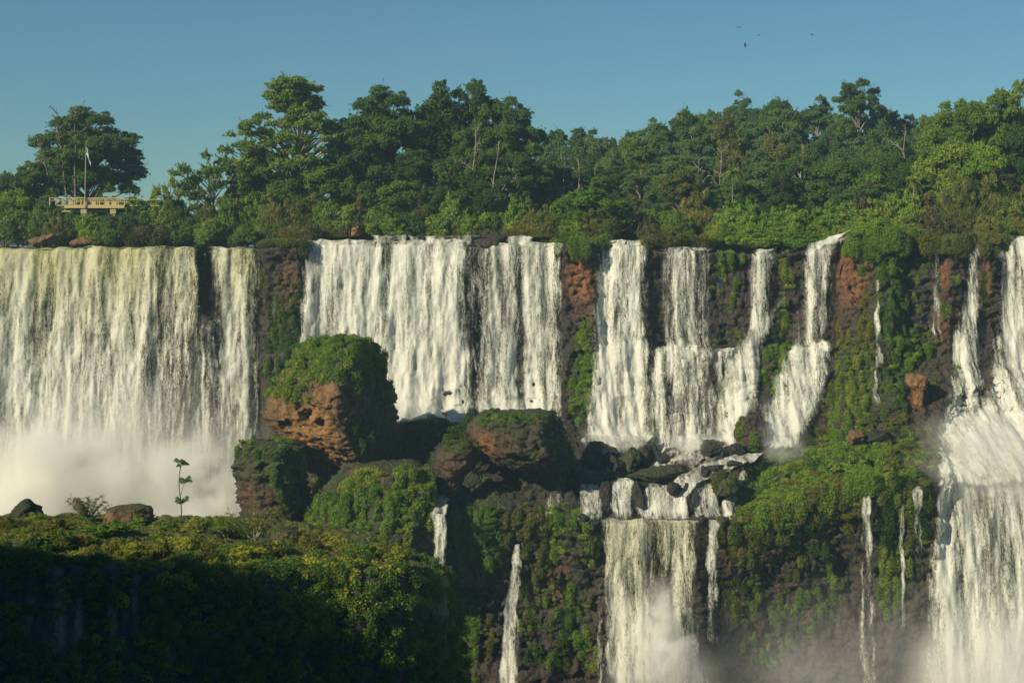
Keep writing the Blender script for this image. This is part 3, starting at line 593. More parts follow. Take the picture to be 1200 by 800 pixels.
fall('slim bright waterfall that widens downward, second from the frame edge',
     [(277, 1141, 1148, 231, .9), (282, 1137, 1151, 228.2, 1.1), (300, 1135, 1151, 226.8, 1.05), (350, 1128, 1149, 225.6, 1.), (400, 1115, 1147, 224, .95), (450, 1105, 1148, 221.6, .9), (480, 1100, 1150, 217, 1.1), (520, 1094, 1155, 209, 1.3), (552, 1090, 1160, 202.2, 1.4), (566, 1090, 1160, 199.8, 1.3)], seed=16, out=1.1)
fall('powerful white waterfall at the frame edge, fanning out over its foot',
     [(277, 1179, 1260, 231, 1.), (282, 1175, 1262, 228, 1.15), (300, 1172, 1262, 226.6, 1.15), (380, 1168, 1262, 224.6, 1.12), (440, 1158, 1262, 221.8, 1.12), (480, 1146, 1262, 216, 1.3), (515, 1122, 1262, 209, 1.35), (548, 1100, 1262, 202.6, 1.3), (556, 1094, 1262, 200.8, 1.2), (572, 1094, 1262, 199.2, 1.1)], seed=17, out=1.)
fall('wide lower waterfall pouring off the ledge below the rightmost falls',
     [(552, 1098, 1262, 203.6, .9), (560, 1096, 1262, 201.8, 1.1), (576, 1093, 1262, 200, 1.1), (620, 1090, 1262, 198.6, 1.05), (700, 1088, 1262, 197, 1.1), (840, 1084, 1262, 195, 1.2)], thin=[(1120, 8, .2), (1150, 10, .25), (1180, 8, .2)], seed=18, out=.95)
fall('single thin waterfall dropping from the right green mound into the mist', [(562, 1011, 1018, 197.4, .9), (568, 1010, 1019, 195.6, .85), (600, 1009, 1022, 194.4, .72), (700, 1009, 1025, 193, .66), (840, 1008, 1027, 192, .6)], seed=19, edge=.35)
fall('faint double trickle between the green mound and the wide lower waterfall', [(568, 1070, 1081, 197.6, .5), (575, 1070, 1080, 196, .45), (640, 1071, 1080, 195, .36), (760, 1071, 1080, 194, .25)], seed=30, edge=.3)
fall('faint greenish trickle left of the faint double one', [(590, 1054, 1060, 196.4, .5), (640, 1054, 1060, 195.2, .5), (740, 1054, 1060, 194.6, .35)], seed=31, edge=.3)
fall('lower centre waterfall pouring straight from the edge of the pool',
     [(607.2, 704, 816, 199, 1.05), (608.6, 704, 816, 196.6, 1.05), (614, 704, 816, 195.2, 1.), (680, 707, 815, 193.8, .86), (740, 708, 820, 193, .95), (840, 706, 836, 192, 1.05)], thin=[(768, 14, .28), (790, 16, .22), (745, 5, .15)], green=.4, seed=24)
fall('narrow strand of water right of the lower centre waterfall', [(606, 828, 843, 198, .7), (610, 828, 843, 195.8, .7), (640, 828, 842, 194.8, .6), (700, 828, 843, 194.2, .5), (760, 826, 844, 193.6, .3)], seed=25, edge=.35)
fall('thin white waterfall out of the hanging green plants, left of the lower centre waterfall', [(637, 602, 609, 195.4, .9), (660, 599, 611, 193.8, .72), (720, 593, 609, 193, .68), (840, 582, 605, 192, .62)], seed=26, edge=.3)
fall('pale trickle beside the left of the lower centre waterfall', [(684, 699, 706, 194.4, .4), (740, 699, 706, 193.6, .5), (840, 697, 706, 193, .5)], seed=27, edge=.3)
fall('shaded narrow waterfall between the creeper mound and the hanging plants', [(580, 513, 525, 200, 1.), (590, 509, 525, 195, .8), (600, 506, 522, 190.6, .58), (650, 506, 522, 189.6, .5), (710, 507, 521, 189, .45), (800, 507, 521, 188.5, .4)], seed=28, edge=.35)
# low cascade between the boulders
for lb, rw in [('blue shaded fall at the left end of the cascade pool', [(562, 684, 706, 203, .7), (567, 682, 706, 200.8, .85), (580, 680, 704, 200, .75), (607, 676, 702, 198.8, .9)]),
               ('blue shaded fall between two dark blocks in the cascade', [(560, 722, 738, 203, .7), (565, 720, 740, 200.8, .85), (580, 719, 741, 200, .7), (607, 715, 743, 198.8, .9)]),
               ('small curved fall left of the white stream in the cascade', [(564, 760, 770, 203, .8), (570, 757, 775, 200.8, .8), (585, 752, 780, 200, .75), (607, 744, 786, 198.6, .95)]),
               ('bright stream running down from the right through the cascade', [(530, 866, 894, 211, 1.), (538, 844, 882, 207.6, .9), (548, 818, 862, 204.2, .8), (557, 794, 840, 202, .78), (567, 778, 816, 200.2, .85), (582, 769, 804, 199.2, .75), (607, 757, 806, 197.8, 1.1)]),
               ('broken white rapids between the jagged rocks above the bright cascade stream', [(513, 806, 850, 216, .6), (524, 786, 842, 212.6, .62), (536, 772, 826, 209, .62), (548, 766, 806, 205.6, .7)]),
               ('short bright fall at the right end of the cascade pool', [(566, 818, 836, 202, .8), (572, 816, 838, 200.6, .8), (590, 814, 840, 199.8, .75), (607, 812, 846, 198.6, .95)]),
               ('white strand curving round the bush-topped rock in the cascade', [(548, 868, 875, 206, .8), (562, 864, 872, 203, .8), (576, 856, 867, 201, .8), (590, 846, 862, 200, .8), (607, 838, 860, 198.8, .9)]),
               ('foam slipping between the boulders at the foot of the tall white fall', [(510, 686, 766, 217.6, 1.), (520, 680, 752, 214, .85), (530, 680, 740, 211.4, .7), (545, 694, 722, 208.4, .65), (556, 700, 728, 206.4, .7), (564, 704, 734, 204, .7)]),
               ('faint shaded trickle beside the brown overhanging outcrop', [(560, 650, 660, 204.4, .4), (575, 642, 660, 203, .4), (600, 638, 650, 201, .3)])]:
    fall(lb, rw, seed=40 + len(lb), edge=.35, name='cascade', out=.8, density=6, wob=4.)

# ------------------------------------------------------------------ foreground bluff
def BP(px, back, backY, lip, lY, mid, mY, bot, bY): return px, [(back, backY), (lip, lY), (mid, mY), (bot, bY)]
bl = [BP(-140, 602, 158, 640, 112, 655, 109, 850, 104), BP(0, 603, 158, 642, 114, 660, 111, 850, 106), BP(150, 604, 158, 652, 117, 668, 114, 850, 110), BP(250, 605, 158, 660, 120, 674, 117.5, 850, 113),
      BP(350, 612, 158, 663, 122, 676, 120, 850, 116), BP(420, 625, 158, 662, 124, 674, 122, 850, 118), BP(470, 640, 156, 662, 126, 676, 124, 850, 121), BP(500, 652, 152, 672, 129, 690, 127, 850, 124),
      BP(522, 668, 148, 690, 134, 720, 132, 850, 128), BP(533, 700, 148, 745, 140, 775, 138, 850, 136), BP(545, 800, 150, 830, 146, 840, 145, 850, 144), BP(560, 880, 152, 890, 150, 895, 149, 900, 148)]
NB = 300; bpx = np.linspace(-140, 560, NB); bk = np.array([b[0] for b in bl]); bc = np.array([b[1] for b in bl], float)
bcc = [np.stack([np.interp(bpx, bk, bc[:, k, j]) for j in (0, 1)], -1) for k in range(4)]
br = []
for k, n in enumerate([50, 14, 80]):
    for i in range(n): t = i / n; br.append(bcc[k] * (1 - t) + bcc[k + 1] * t)
br.append(bcc[3]); br = smooth_ax(smooth_ax(np.array(br), 3, 0), 2, 1)
bv = np.stack([X_(bpx[None], br[..., 1]), br[..., 1], Z_(br[..., 0], br[..., 1])], -1)
bp_ = bv.reshape(-1, 3); rr_ = np.repeat(np.arange(len(br)), NB)
fw = sstep(46, 66, rr_)
a_, b_, cv_ = worley(bp_ * np.array([1 / 1.6, 1 / 1.6, 1 / 2.2]) + fbm(bp_ / 2.5, 2)[:, None] * .4)
dd = 1.5 * fbm(bp_ / 6, 3) + .5 * fbm(bp_ * np.array([.7, .7, .12]), 3, ridged=True) + .5 * (cv_ - .5) - .35 * np.exp(-((b_ - a_) / .12) ** 2)
bp_ = bp_ + np.stack([np.zeros_like(dd), -dd * fw, .5 * dd * (1 - fw)], -1)
bv = bp_.reshape(len(br), NB, 3); bn = vnormals(bv)
if bn[100, 100, 1] > 0: bn = -bn
bsx = bv[..., 0] / bv[..., 1] * F + HX; bsy = HY - bv[..., 2] / bv[..., 1] * F
pale = blobs(bsx, bsy, [(70, 720, 10, 60, .7), (92, 725, 6, 50, .7), (131, 730, 7, 50, .75), (36, 710, 8, 50, .5), (158, 700, 6, 40, .5), (255, 740, 10, 40, .5), (200, 760, 16, 30, .5)])
mb = MB(); mb.add(bv.reshape(-1, 3), grid_quads(len(br), NB))
m_bl = rock_mat('lichen_rock', (.012, .012, .011), (.05, .045, .04), (.36, .36, .34), (.13, .14, .022))
tag(mb.build('bluff', m_bl, attrs=dict(orange=pale.ravel(), moss=2. * (1 - fw))), kind='structure')
def bluff_at(px, py):
    i = np.unravel_index(np.argmin((bsx - px) ** 2 + (bsy - py) ** 2), bsx.shape); return bv[i], bn[i]

# unseen ridge added left of the frame to throw shade on the bluff
hs, hh = np.meshgrid(np.linspace(0, 1, 420), np.linspace(0, 1, 60))
A = np.array([-150., 165.]); B = np.array([-26., -8.])
base = A[None, None] * (1 - hs[..., None]) + B[None, None] * hs[..., None]
topz = -4 + 12 * sstep(.33, .48, hs[0]) + 7 * sstep(.49, .6, hs[0]) + 3.6 * fbm(np.stack([hs[0] * 16, 0 * hs[0], 0 * hs[0]], -1), 5, .7) - 14 * sstep(.12, 0, hs[0])
wdt = 9 * np.sin(hh * math.pi)
nrm2 = np.array([.80, .60])
side = np.cos(hh * math.pi)
hv = np.stack([base[..., 0] + nrm2[0] * side * 9, base[..., 1] + nrm2[1] * side * 9, -66 + (topz[None] + 66) * np.sin(hh * math.pi) ** .5], -1)
hp = hv.reshape(-1, 3); hp = hp + .8 * fbm(hp / 4, 3)[:, None]
mb = MB(); mb.add(hp, grid_quads(*hs.shape))
tag(mb.build('shadow_caster', M['rock_dark'], attrs=dict(orange=np.zeros(hs.size), moss=np.full(hs.size, .8))), kind='structure')

rng = np.random.default_rng(55); mb = MB(); top_i = 30
for k in range(0, 420, 2):
    c = hp.reshape(hs.shape + (3,))[rng.integers(22, 38), k]
    if c[2] > -14: clump(mb, c + rng.normal(size=3) * np.array([1, 1, .4]), rng.uniform(1., 2.6), rng, .35, .16, 1.2, .5, .7)
tag(mb.build('undergrowth', M['f_dark'], smooth=False), kind='stuff')  # unseen leaf clumps added along the ridge to break up its shadow edge

# ------------------------------------------------------------------ plants
def crown_mesh(kind, H, W, seed, mat):
    """one tree of H metres: (trunk mesh, crown mesh)"""
    rng = np.random.default_rng(seed); tr, cr = MB(), MB(); cl = []
    if kind == 'round': n, cz, rz, hw, fl, rs = 60, .55, .44, .5, .7, (.08, .15)
    elif kind == 'broad': n, cz, rz, hw, fl, rs = 64, .66, .33, .5, .55, (.07, .13)
    elif kind == 'umbrella': n, cz, rz, hw, fl, rs = 120, .68, .32, .5, .42, (.032, .068)
    elif kind == 'dense': n, cz, rz, hw, fl, rs = 95, .58, .42, .5, .62, (.06, .12)
    elif kind == 'column': n, cz, rz, hw, fl, rs = 44, .60, .40, .48, .95, (.11, .19)
    elif kind == 'emergent': n, cz, rz, hw, fl, rs = 24, .82, .18, .5, .42, (.11, .17)
    elif kind == 'lacy': n, cz, rz, hw, fl, rs = 34, .62, .38, .5, .32, (.06, .10)
    tries = 0
    while len(cl) < n and tries < 4000:
        tries += 1
        d = unit(rng.normal(size=3)); k = rng.random() ** .4
        if d[2] < -.55: continue
        if kind == 'umbrella':
            h = rng.random(); rad = (.35 + .65 * math.sin(min(1, h * 1.15 + .18) * math.pi) ** .8) * W * hw * rng.random() ** .45; a = rng.random() * 6.28
            c = np.array([rad * math.cos(a), rad * math.sin(a), H * (.42 + .56 * h)])
        else:
            c = np.array([d[0] * W * hw * k, d[1] * W * hw * k, H * cz + d[2] * H * rz * k])
            c[:2] *= .85 + .3 * rng.random()
        r = W * rng.uniform(*rs)
        if any(np.linalg.norm((c - o) * np.array([1, 1, 1.4])) < .62 * (r + q) for o, q in cl): continue
        cl.append((c, r))
    lean = rng.normal(size=2) * .03 * H
    top = H * (.9 if kind != 'round' else .8)
    zs = np.linspace(0, top, 9); path = np.stack([lean[0] * (zs / H) ** 1.5 + .25 * np.sin(zs * .5 + seed), lean[1] * (zs / H) ** 1.5 + .2 * np.cos(zs * .6 + seed), zs], -1)
    path[0, :2] = 0
    r0 = .022 * H
    tube(tr, path, r0 * (1 - zs / top * .82) * (1 + .6 * np.exp(-zs / (.05 * H))), 8)
    for c, r in cl:
        z0 = max(.22 * H, min(c[2] - .12 * H - .25 * np.linalg.norm(c[:2]), top)); f = z0 / top * 8; i = min(int(f), 7)
        s = path[i] * (1 - f + i) + path[i + 1] * (f - i)
        m1 = s * .5 + c * .5 + np.array([0, 0, .05 * H]) + rng.normal(size=3) * .02 * H
        t = np.linspace(0, 1, 7)[:, None]; tube(tr, s * (1 - t) ** 2 + 2 * m1 * t * (1 - t) + c * t * t, np.linspace(r0 * .34, .05, 7), 5)
        for _ in range(2):
            e = c + unit(rng.normal(size=3)) * r * np.array([1, 1, fl]) * .9
            tube(tr, np.stack([m1 * .3 + c * .7, (c + e) / 2 + rng.normal(size=3) * .1, e]), [.06, .045, .02], 4)
        tt = rng.normal(.5, .13)
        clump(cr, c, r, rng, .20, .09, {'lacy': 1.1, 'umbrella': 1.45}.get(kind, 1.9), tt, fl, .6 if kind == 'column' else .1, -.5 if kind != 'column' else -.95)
        for _ in range(4):   # twigs of leaf outside the clump: an uneven outline
            d = unit(rng.normal(size=3) + np.array([0, 0, .3])); clump(cr, c + d * r * np.array([1, 1, fl]) * rng.uniform(.85, 1.25), r * rng.uniform(.2, .42), rng, .20, .09, 1.5, tt, .6)
        for _ in range({'lacy': 7, 'umbrella': 6}.get(kind, 5)):
            d = unit(rng.normal(size=3) + np.array([0, 0, .35])); q = rng.uniform(.7, 1.55, 16)[:, None]; bend = rng.normal(size=3) * .25
            pp_ = c + (d * q + bend * (q - .7) ** 2) * r * np.array([1, 1, max(fl, .6)]) + rng.normal(size=(16, 3)) * .07
            leaves(cr, pp_, unit(np.array([0, 0, .6]) + rng.normal(size=(16, 3)) * .6), .19, .075, rng, np.clip(tt + .1 + rng.normal(size=16) * .08, 0, 1))
    return tr, cr
TREE = {}
def tree_kind(key, kind, H, W, seed, mat, bark='bark'):
    tr, cr = crown_mesh(kind, H, W, seed, mat)
    TREE[key] = (tr.mesh('trunk', M[bark]), cr.mesh('crown', M[mat], smooth=False), H, W)
tree_kind('round_a', 'round', 15, 11, 1, 'f_mid'); tree_kind('round_b', 'round', 14, 12, 2, 'f_dark'); tree_kind('round_c', 'round', 13, 11, 3, 'f_blue')
tree_kind('broad_a', 'broad', 18, 14, 4, 'f_mid'); tree_kind('broad_b', 'broad', 19, 13, 5, 'f_dark', 'bark_pale'); tree_kind('broad_c', 'broad', 17, 12, 6, 'f_blue', 'bark_pale')
tree_kind('umb_a', 'umbrella', 22, 22, 7, 'f_mid', 'bark_pale'); tree_kind('umb_b', 'dense', 22, 18, 8, 'f_dark', 'bark'); tree_kind('umb_c', 'dense', 21, 19, 18, 'f_mid', 'bark_pale')
tree_kind('col_a', 'column', 19, 7, 9, 'f_blue', 'bark_pale'); tree_kind('col_b', 'column', 18, 6.5, 10, 'f_dark'); tree_kind('broad_d', 'broad', 18, 12, 19, 'f_olive', 'bark_pale'); tree_kind('em_c', 'emergent', 22, 10, 20, 'f_mid', 'bark_pale'); tree_kind('col_c', 'column', 17, 7, 11, 'f_olive')
tree_kind('em_a', 'emergent', 24, 12, 12, 'f_dark', 'bark_pale'); tree_kind('em_b', 'emergent', 22, 9, 13, 'f_blue', 'bark_pale')
tree_kind('lacy', 'lacy', 10, 12, 14, 'f_mid', 'bark_pale'); tree_kind('bright', 'round', 12, 11, 15, 'f_bright'); tree_kind('brown', 'broad', 13, 9, 16, 'f_brown', 'bark_pale')
def spread(objs, mesh, name, parent):
    o = bpy.data.objects.new(name, mesh); COL.objects.link(o); o.parent = parent; return o
def tree(key, loc, s=1., sw=None, rz=None, label=None, group=None, name='tree', cat='tree'):
    tm, cm, H, W = TREE[key]
    r = empty(name, loc); r.rotation_euler.z = random.random() * 6.28 if rz is None else rz; r.scale = (sw or s, sw or s, s)
    spread(None, tm, 'trunk', r); spread(None, cm, 'crown', r); tag(r, label, cat, group); return r
def tree_px(key, px, top, Y, wpx=None, label=None, group=None, name='tree', base=None, rz=None):
    x = X_(px, Y); g = GZ(x, Y) if base is None else base; H, W = TREE[key][2:]
    s = max(.35, (Z_(top, Y) - g) / H); sw = s if wpx is None else wpx / F * Y / W
    return tree(key, (x, Y, g), s, sw, rz, label, group, name)

# bare trees
def bare_tree(px, top, Y, label, seed, spreadf=.30, mat='deadwood', n=14, lean=0., base=None, name='dead_tree', rt=.016, fork=.45):
    rng = np.random.default_rng(seed); x = X_(px, Y); g = GZ(x, Y) if base is None else base; H = Z_(top, Y) - g; tr, br2 = MB(), MB()
    zs = np.linspace(0, H, 10); path = np.stack([lean * H * (zs / H) ** 1.4 + .12 * np.sin(zs * .9 + seed), .1 * np.cos(zs + seed), zs], -1)
    tube(tr, path, rt * H * (1 - .85 * zs / H), 7)
    for k in range(n):
        f = rng.uniform(fork, .97) * 9; i = min(int(f), 8); s = path[i] * (1 - f + i) + path[i + 1] * (f - i)
        a = rng.random() * 6.28; ln = H * spreadf * rng.uniform(.5, 1.1) * (1.35 - f / 9)
        e = s + np.array([math.cos(a) * ln, math.sin(a) * ln * .8, ln * rng.uniform(.5, 1.2)]); m1 = (s + e) / 2 + rng.normal(size=3) * .08 * ln
        tube(br2, np.stack([s, m1, e]), [rt * H * .4, rt * H * .26, .03], 5)
        for _ in range(5):
            q = rng.uniform(.3, 1); s2 = s * (1 - q) + e * q; e2 = s2 + unit(rng.normal(size=3) + np.array([0, 0, .5])) * ln * rng.uniform(.2, .5)
            tube(br2, np.stack([s2, (s2 + e2) / 2 + rng.normal(size=3) * .05 * ln, e2]), [.07, .05, .02], 4)
    r = empty(name, (x, Y, g)); tag(r, label, 'tree'); tr.build('trunk', M[mat], r); br2.build('crown', M[mat], r); return r  # the crown part holds only bare branches and twigs

# palms
def palm_mesh(seed, H=11):
    rng = np.random.default_rng(seed); tr, cr = MB(), MB(); zs = np.linspace(0, H, 9)
    path = np.stack([.35 * np.sin(zs / H * 2 + seed), 0 * zs, zs], -1); tube(tr, path, .15 - .05 * zs / H, 7); tp = path[-1]
    for k in range(17):
        a = k / 17 * 6.28 + rng.normal() * .15; el = rng.uniform(-.2, 1.1); L = rng.uniform(2.2, 2.9); t = np.linspace(0, 1, 12)
        h = np.stack([np.cos(a) * L * t * math.cos(el * .7), np.sin(a) * L * t * math.cos(el * .7), L * (t * math.sin(el) - .75 * t ** 2.2)], -1) + tp
        tube(cr, h, np.linspace(.035, .01, 12), 4, .3)
        for s in (-1, 1):
            tt = np.repeat(np.linspace(.12, 1, 26), 1); c = np.stack([np.interp(tt, t, h[:, j]) for j in range(3)], -1)
            sd = np.array([-math.sin(a), math.cos(a), 0]) * s; ll = .55 * np.sin(np.clip(tt, .1, .97) * math.pi) ** .5
            tip = c + sd * ll[:, None] + np.array([math.cos(a), math.sin(a), 0]) * .15 - np.array([0, 0, 1]) * (ll * .55)[:, None]
            w = np.array([math.cos(a), math.sin(a), 0]) * .06
            v = np.stack([c - w, c + w, tip + w * .3, tip - w * .3], 1); cr.add(v.reshape(-1, 3), np.arange(len(tt) * 4).reshape(-1, 4), tint=rng.uniform(.3, .8))
    return tr.mesh('trunk', M['bark_pale']), cr.mesh('crown', M['f_mid'], smooth=False), H, 5
TREE['palm'] = palm_mesh(1)

# shrubs
SHRUB = {}
def shrub_kind(key, W, H, seed, mat, n=9, L=.155, Wd=.07, cover=2.2, fl=.75, droop=0., grassy=0):
    rng = np.random.default_rng(seed); fo, st = MB(), MB()
    for k in range(n):
        a = rng.random() * 6.28; q = rng.random() ** .6; c = np.array([math.cos(a) * q * W * .36, math.sin(a) * q * W * .36, H * (.25 + .5 * rng.random() * (1.1 - q * .6))])
        r = W * rng.uniform(.17, .27)
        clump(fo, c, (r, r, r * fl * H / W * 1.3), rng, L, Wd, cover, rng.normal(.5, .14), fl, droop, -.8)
        tube(st, np.stack([np.array([c[0] * .15, c[1] * .15, 0]), c * np.array([.6, .6, .6]), c + np.array([0, 0, r * .3])]), [.09, .06, .02], 5)
        for _ in range(5):
            d = unit(rng.normal(size=3) + np.array([0, 0, .45])); clump(fo, c + d * r * rng.uniform(.8, 1.2), r * rng.uniform(.2, .4), rng, L, Wd, 1.4, rng.normal(.55, .12), .8)
    if grassy:
        m = grassy; a = rng.random(m) * 6.28; q = rng.random(m) ** .5 * W * .4; b = np.stack([np.cos(a) * q, np.sin(a) * q, np.zeros(m)], -1)
        ln = H * rng.uniform(.6, 1.1, m); d = unit(np.stack([np.cos(a) * .4, np.sin(a) * .4, np.ones(m)], -1) + rng.normal(size=(m, 3)) * .25)
        mid = b + d * (ln * .6)[:, None]; tip = b + d * ln[:, None] + np.stack([np.cos(a), np.sin(a), -np.ones(m) * .5], -1) * (ln * .3)[:, None]
        w = unit(np.cross(d, rng.normal(size=(m, 3)))) * .032
        v = np.stack([b - w, b + w, mid + w, mid - w, tip], 1); i = np.arange(m)[:, None] * 5
        fo.add(v.reshape(-1, 3), i + np.array([[0, 1, 2, 3]]), i + np.array([[3, 2, 4]]), tint=np.repeat(np.clip(rng.normal(.55, .15, m), 0, 1), 5))
    SHRUB[key] = (st.mesh('stems', M['bark']), fo.mesh('foliage', M[mat], smooth=False), W, H)
shrub_kind('mid', 6, 4.2, 31, 'f_mid', 12); shrub_kind('dark', 6, 4.4, 32, 'f_dark', 12); shrub_kind('bright', 6, 3.8, 33, 'f_bright', 12)
shrub_kind('olive', 5.5, 3.2, 34, 'f_olive', 10, L=.17, Wd=.04, grassy=500); shrub_kind('brown', 5, 3.2, 35, 'f_brown', 8, cover=1.3)
shrub_kind('grassy', 4.5, 2.2, 36, 'f_olive', 4, L=.17, Wd=.04, grassy=1500)
shrub_kind('near_mid', 3.2, 2.0, 37, 'f_mid', 10, L=.11, Wd=.05); shrub_kind('near_yellow', 3.2, 1.6, 38, 'f_yellow', 10, L=.13, Wd=.055); shrub_kind('near_olive', 3., 1.5, 39, 'f_olive', 8, L=.13, Wd=.045, grassy=300)
shrub_kind('near_dark', 3.2, 2.2, 40, 'f_dark', 10, L=.14, Wd=.065); shrub_kind('near_bright', 3.2, 2.2, 41, 'f_bright', 10, L=.14, Wd=.065)
shrub_kind('small', 2.2, 1.7, 42, 'f_bright', 6, L=.15, Wd=.065); shrub_kind('small_dark', 2.2, 1.7, 43, 'f_dark', 6, L=.15, Wd=.065); shrub_kind('small_mid', 2.4, 1.8, 44, 'f_mid', 7, L=.2, Wd=.09)
def shrub(key, loc, W, H=None, label=None, group=None, name='shrub', rz=None):
    sm, fm, W0, H0 = SHRUB[key]
    r = empty(name, tuple(loc)); r.rotation_euler.z = random.random() * 6.28 if rz is None else rz; k = W / W0; r.scale = (k, k, (H / H0) if H else k)
    spread(None, sm, 'stems', r); spread(None, fm, 'foliage', r); tag(r, label, 'shrub', group); return r
ORD = ['leftmost', 'second from left', 'third from left', 'fourth from left', 'fifth from left', 'sixth from left', 'seventh from left', 'eighth from left', 'ninth from left', 'tenth from left']
NUM = ['', 'one', 'two', 'three', 'four', 'five', 'six', 'seven', 'eight', 'nine', 'ten', 'eleven', 'twelve']
PEND = {}
def pend(o, px, desc, plural, where, group):
    PEND.setdefault((desc, plural, where), []).append((px, o, group))
def flush():
    for bx, o in pend_rock: pend(o, bx, 'small dark wet rock', 'small dark wet rocks', ('left' if bx < 780 else 'right') + ' half of the cascade', 'small wet rocks in the cascade')
    for (desc, plural, where), L in PEND.items():
        L.sort(key=lambda t: t[0]); n = len(L)
        for k, (px, o, g) in enumerate(L):
            if n == 1: o['label'] = f'{desc} {where}'
            elif n <= 10: o['label'] = f"{'rightmost' if k == n - 1 else ORD[k]} of {NUM[n]} {plural} {where}" if n > 2 else f"{'left' if k == 0 else 'right'} one of two {plural} {where}"
            else: o['label'] = f'{desc} {where}'
            if g: o['group'] = g

# ------------------------------------------------------------------ trees on the plateau
tree_px('umb_b', 102, 129, 264, 122, 'big dark spreading tree with bare limbs on top, behind the flagpole', base=-2.5, rz=.4)
for px, top, ln, lb in [(70, 126, -.10, 'bare upright dead limb poking out above the big tree behind the flagpole'), (46, 158, -.22, 'thick broken dead limb leaning left out of the big tree by the platform'), (88, 122, .0, 'forked bare twig rising from the crown of the platform tree')]:
    bare_tree(px - ln * 110, top, 257, lb, px, .17, 'deadwood', 9, ln, base=-2., name='dead_tree', rt=.011, fork=.7)
tree_px('umb_a', 346, 94, 258, 176, 'tall airy umbrella-shaped tree with pale limbs, left of the dense dark trees', rz=1.0)
tree_px('lacy', 248, 178, 254, 84, 'low lacy tree reaching left into the sky below the tall umbrella-shaped tree', rz=2)
tree_px('lacy', 198, 208, 250, 50, 'small feathery tree on the skyline right of the viewing platform', rz=3)
tree_px('umb_b', 452, 105, 262, 112, 'dense dark domed tree right of the tall umbrella-shaped tree', rz=.2)
tree_px('broad_b', 408, 150, 256, 80, 'dark leafy tree filling the gap under the dense domed tree', rz=.9)
tree_px('col_b', 516, 95, 264, 62, 'tall vine-draped tree, highest of the dark group above the centre waterfall', rz=.5)
tree_px('broad_b', 548, 96, 266, 76, 'tall dark tree with a flag-like top branch reaching right', rz=2.2)
tree_px('umb_b', 594, 118, 262, 92, 'broad dark tree at the right end of the tall group, against the sky', rz=1.4)
tree_px('umb_b', 552, 150, 258, 70, 'shaded tree behind the pale forked limbs', rz=2.4)
bare_tree(551, 150, 252, 'pale bare forked tree standing out before the tall dark trees', 5, .30, 'bark_pale', 6, .05, name='bare_tree', rt=.013, fork=.3)
bare_tree(572, 165, 252, 'pale crooked limb right of the pale forked tree', 6, .24, 'bark_pale', 5, .10, name='bare_tree', rt=.012, fork=.35)
for px, top, Y, w, k in [(300, 176, 255, 76, 'round_b'), (372, 190, 252, 70, 'round_a'), (432, 178, 254, 78, 'round_b'), (486, 176, 256, 74, 'broad_b'), (530, 186, 253, 62, 'round_b'), (598, 180, 255, 70, 'broad_b'), (628, 196, 262, 54, 'round_b'), (340, 206, 250, 64, 'round_a'), (470, 208, 249, 66, 'round_a'), (560, 214, 250, 62, 'round_b')]:
    pend(tree_px(k, px, top, Y, w), px, 'leafy tree', 'mid-height leafy trees', 'under the tall trees above the centre waterfall', 'mid-height trees under the tall centre group')
for px, top, Y, w, k in [(8, 205, 258, 60, 'round_b'), (40, 190, 259, 62, 'broad_b'), (20, 222, 250, 60, 'bright')]:
    pend(tree_px(k, px, top, Y, w), px, 'leafy tree', 'leafy trees', 'at the frame edge by the viewing platform', 'trees left of the viewing platform')
# right group, nearer and brighter
for k, px, top, Y, w, lb in [('umb_c', 1128, 116, 262, 96, 'wide sunlit tree crowning the tall group above the slim right waterfall'), ('broad_a', 1176, 108, 262, 84, 'tall sunlit tree near the palm at the frame edge'),
                             ('round_a', 1108, 158, 257, 74, 'bushy tree with paler leaves under the wide sunlit tree'), ('bright', 1150, 168, 254, 66, 'bright green tree in the middle of the tall right group'),
                             ('round_b', 1192, 150, 258, 70, 'dark tree cut by the frame edge under the palm'), ('round_b', 986, 190, 266, 78, 'dark round dense tree behind the bright creeper bank'),
                             ('round_b', 1046, 182, 268, 62, 'dark green tree right of the dark round dense one'), ('bright', 1020, 205, 260, 52, 'mid green tree between two dark round trees behind the creepers'),
                             ('em_a', 1006, 93, 330, 48, 'lone tall tree with a small round crown, highest in the far forest'), ('em_b', 966, 120, 335, 22, 'slender tree left of the lone tallest one in the far forest'),
                             ('bright', 690, 221, 246, 84, 'bright bushy tree right of the gap, above the orange rock column'), ('brown', 1168, 198, 252, 60, 'brown-leaved dry tree above the rightmost falls'), ('brown', 1136, 206, 251, 40, 'smaller dry brownish tree left of the brown-leaved one')]:
    tree_px(k, px, top, Y, w, lb)
tree_px('palm', 1196, 103, 262, 26, 'palm at the frame edge above the tall sunlit tree', name='palm_tree')
tree_px('palm', 1070, 212, 247, 20, 'slim palm standing before the right-hand shrubs', name='palm_tree')
tree_px('palm', 858, 202, 262, 26, 'palm with a pale trunk at the foot of the far forest', name='palm_tree')
tree_px('palm', 797, 138, 335, 14, 'small palm on the skyline of the far forest', name='palm_tree')
tree_px('palm', 780, 218, 268, 20, 'low palm left of the pale-trunked palm', name='palm_tree')
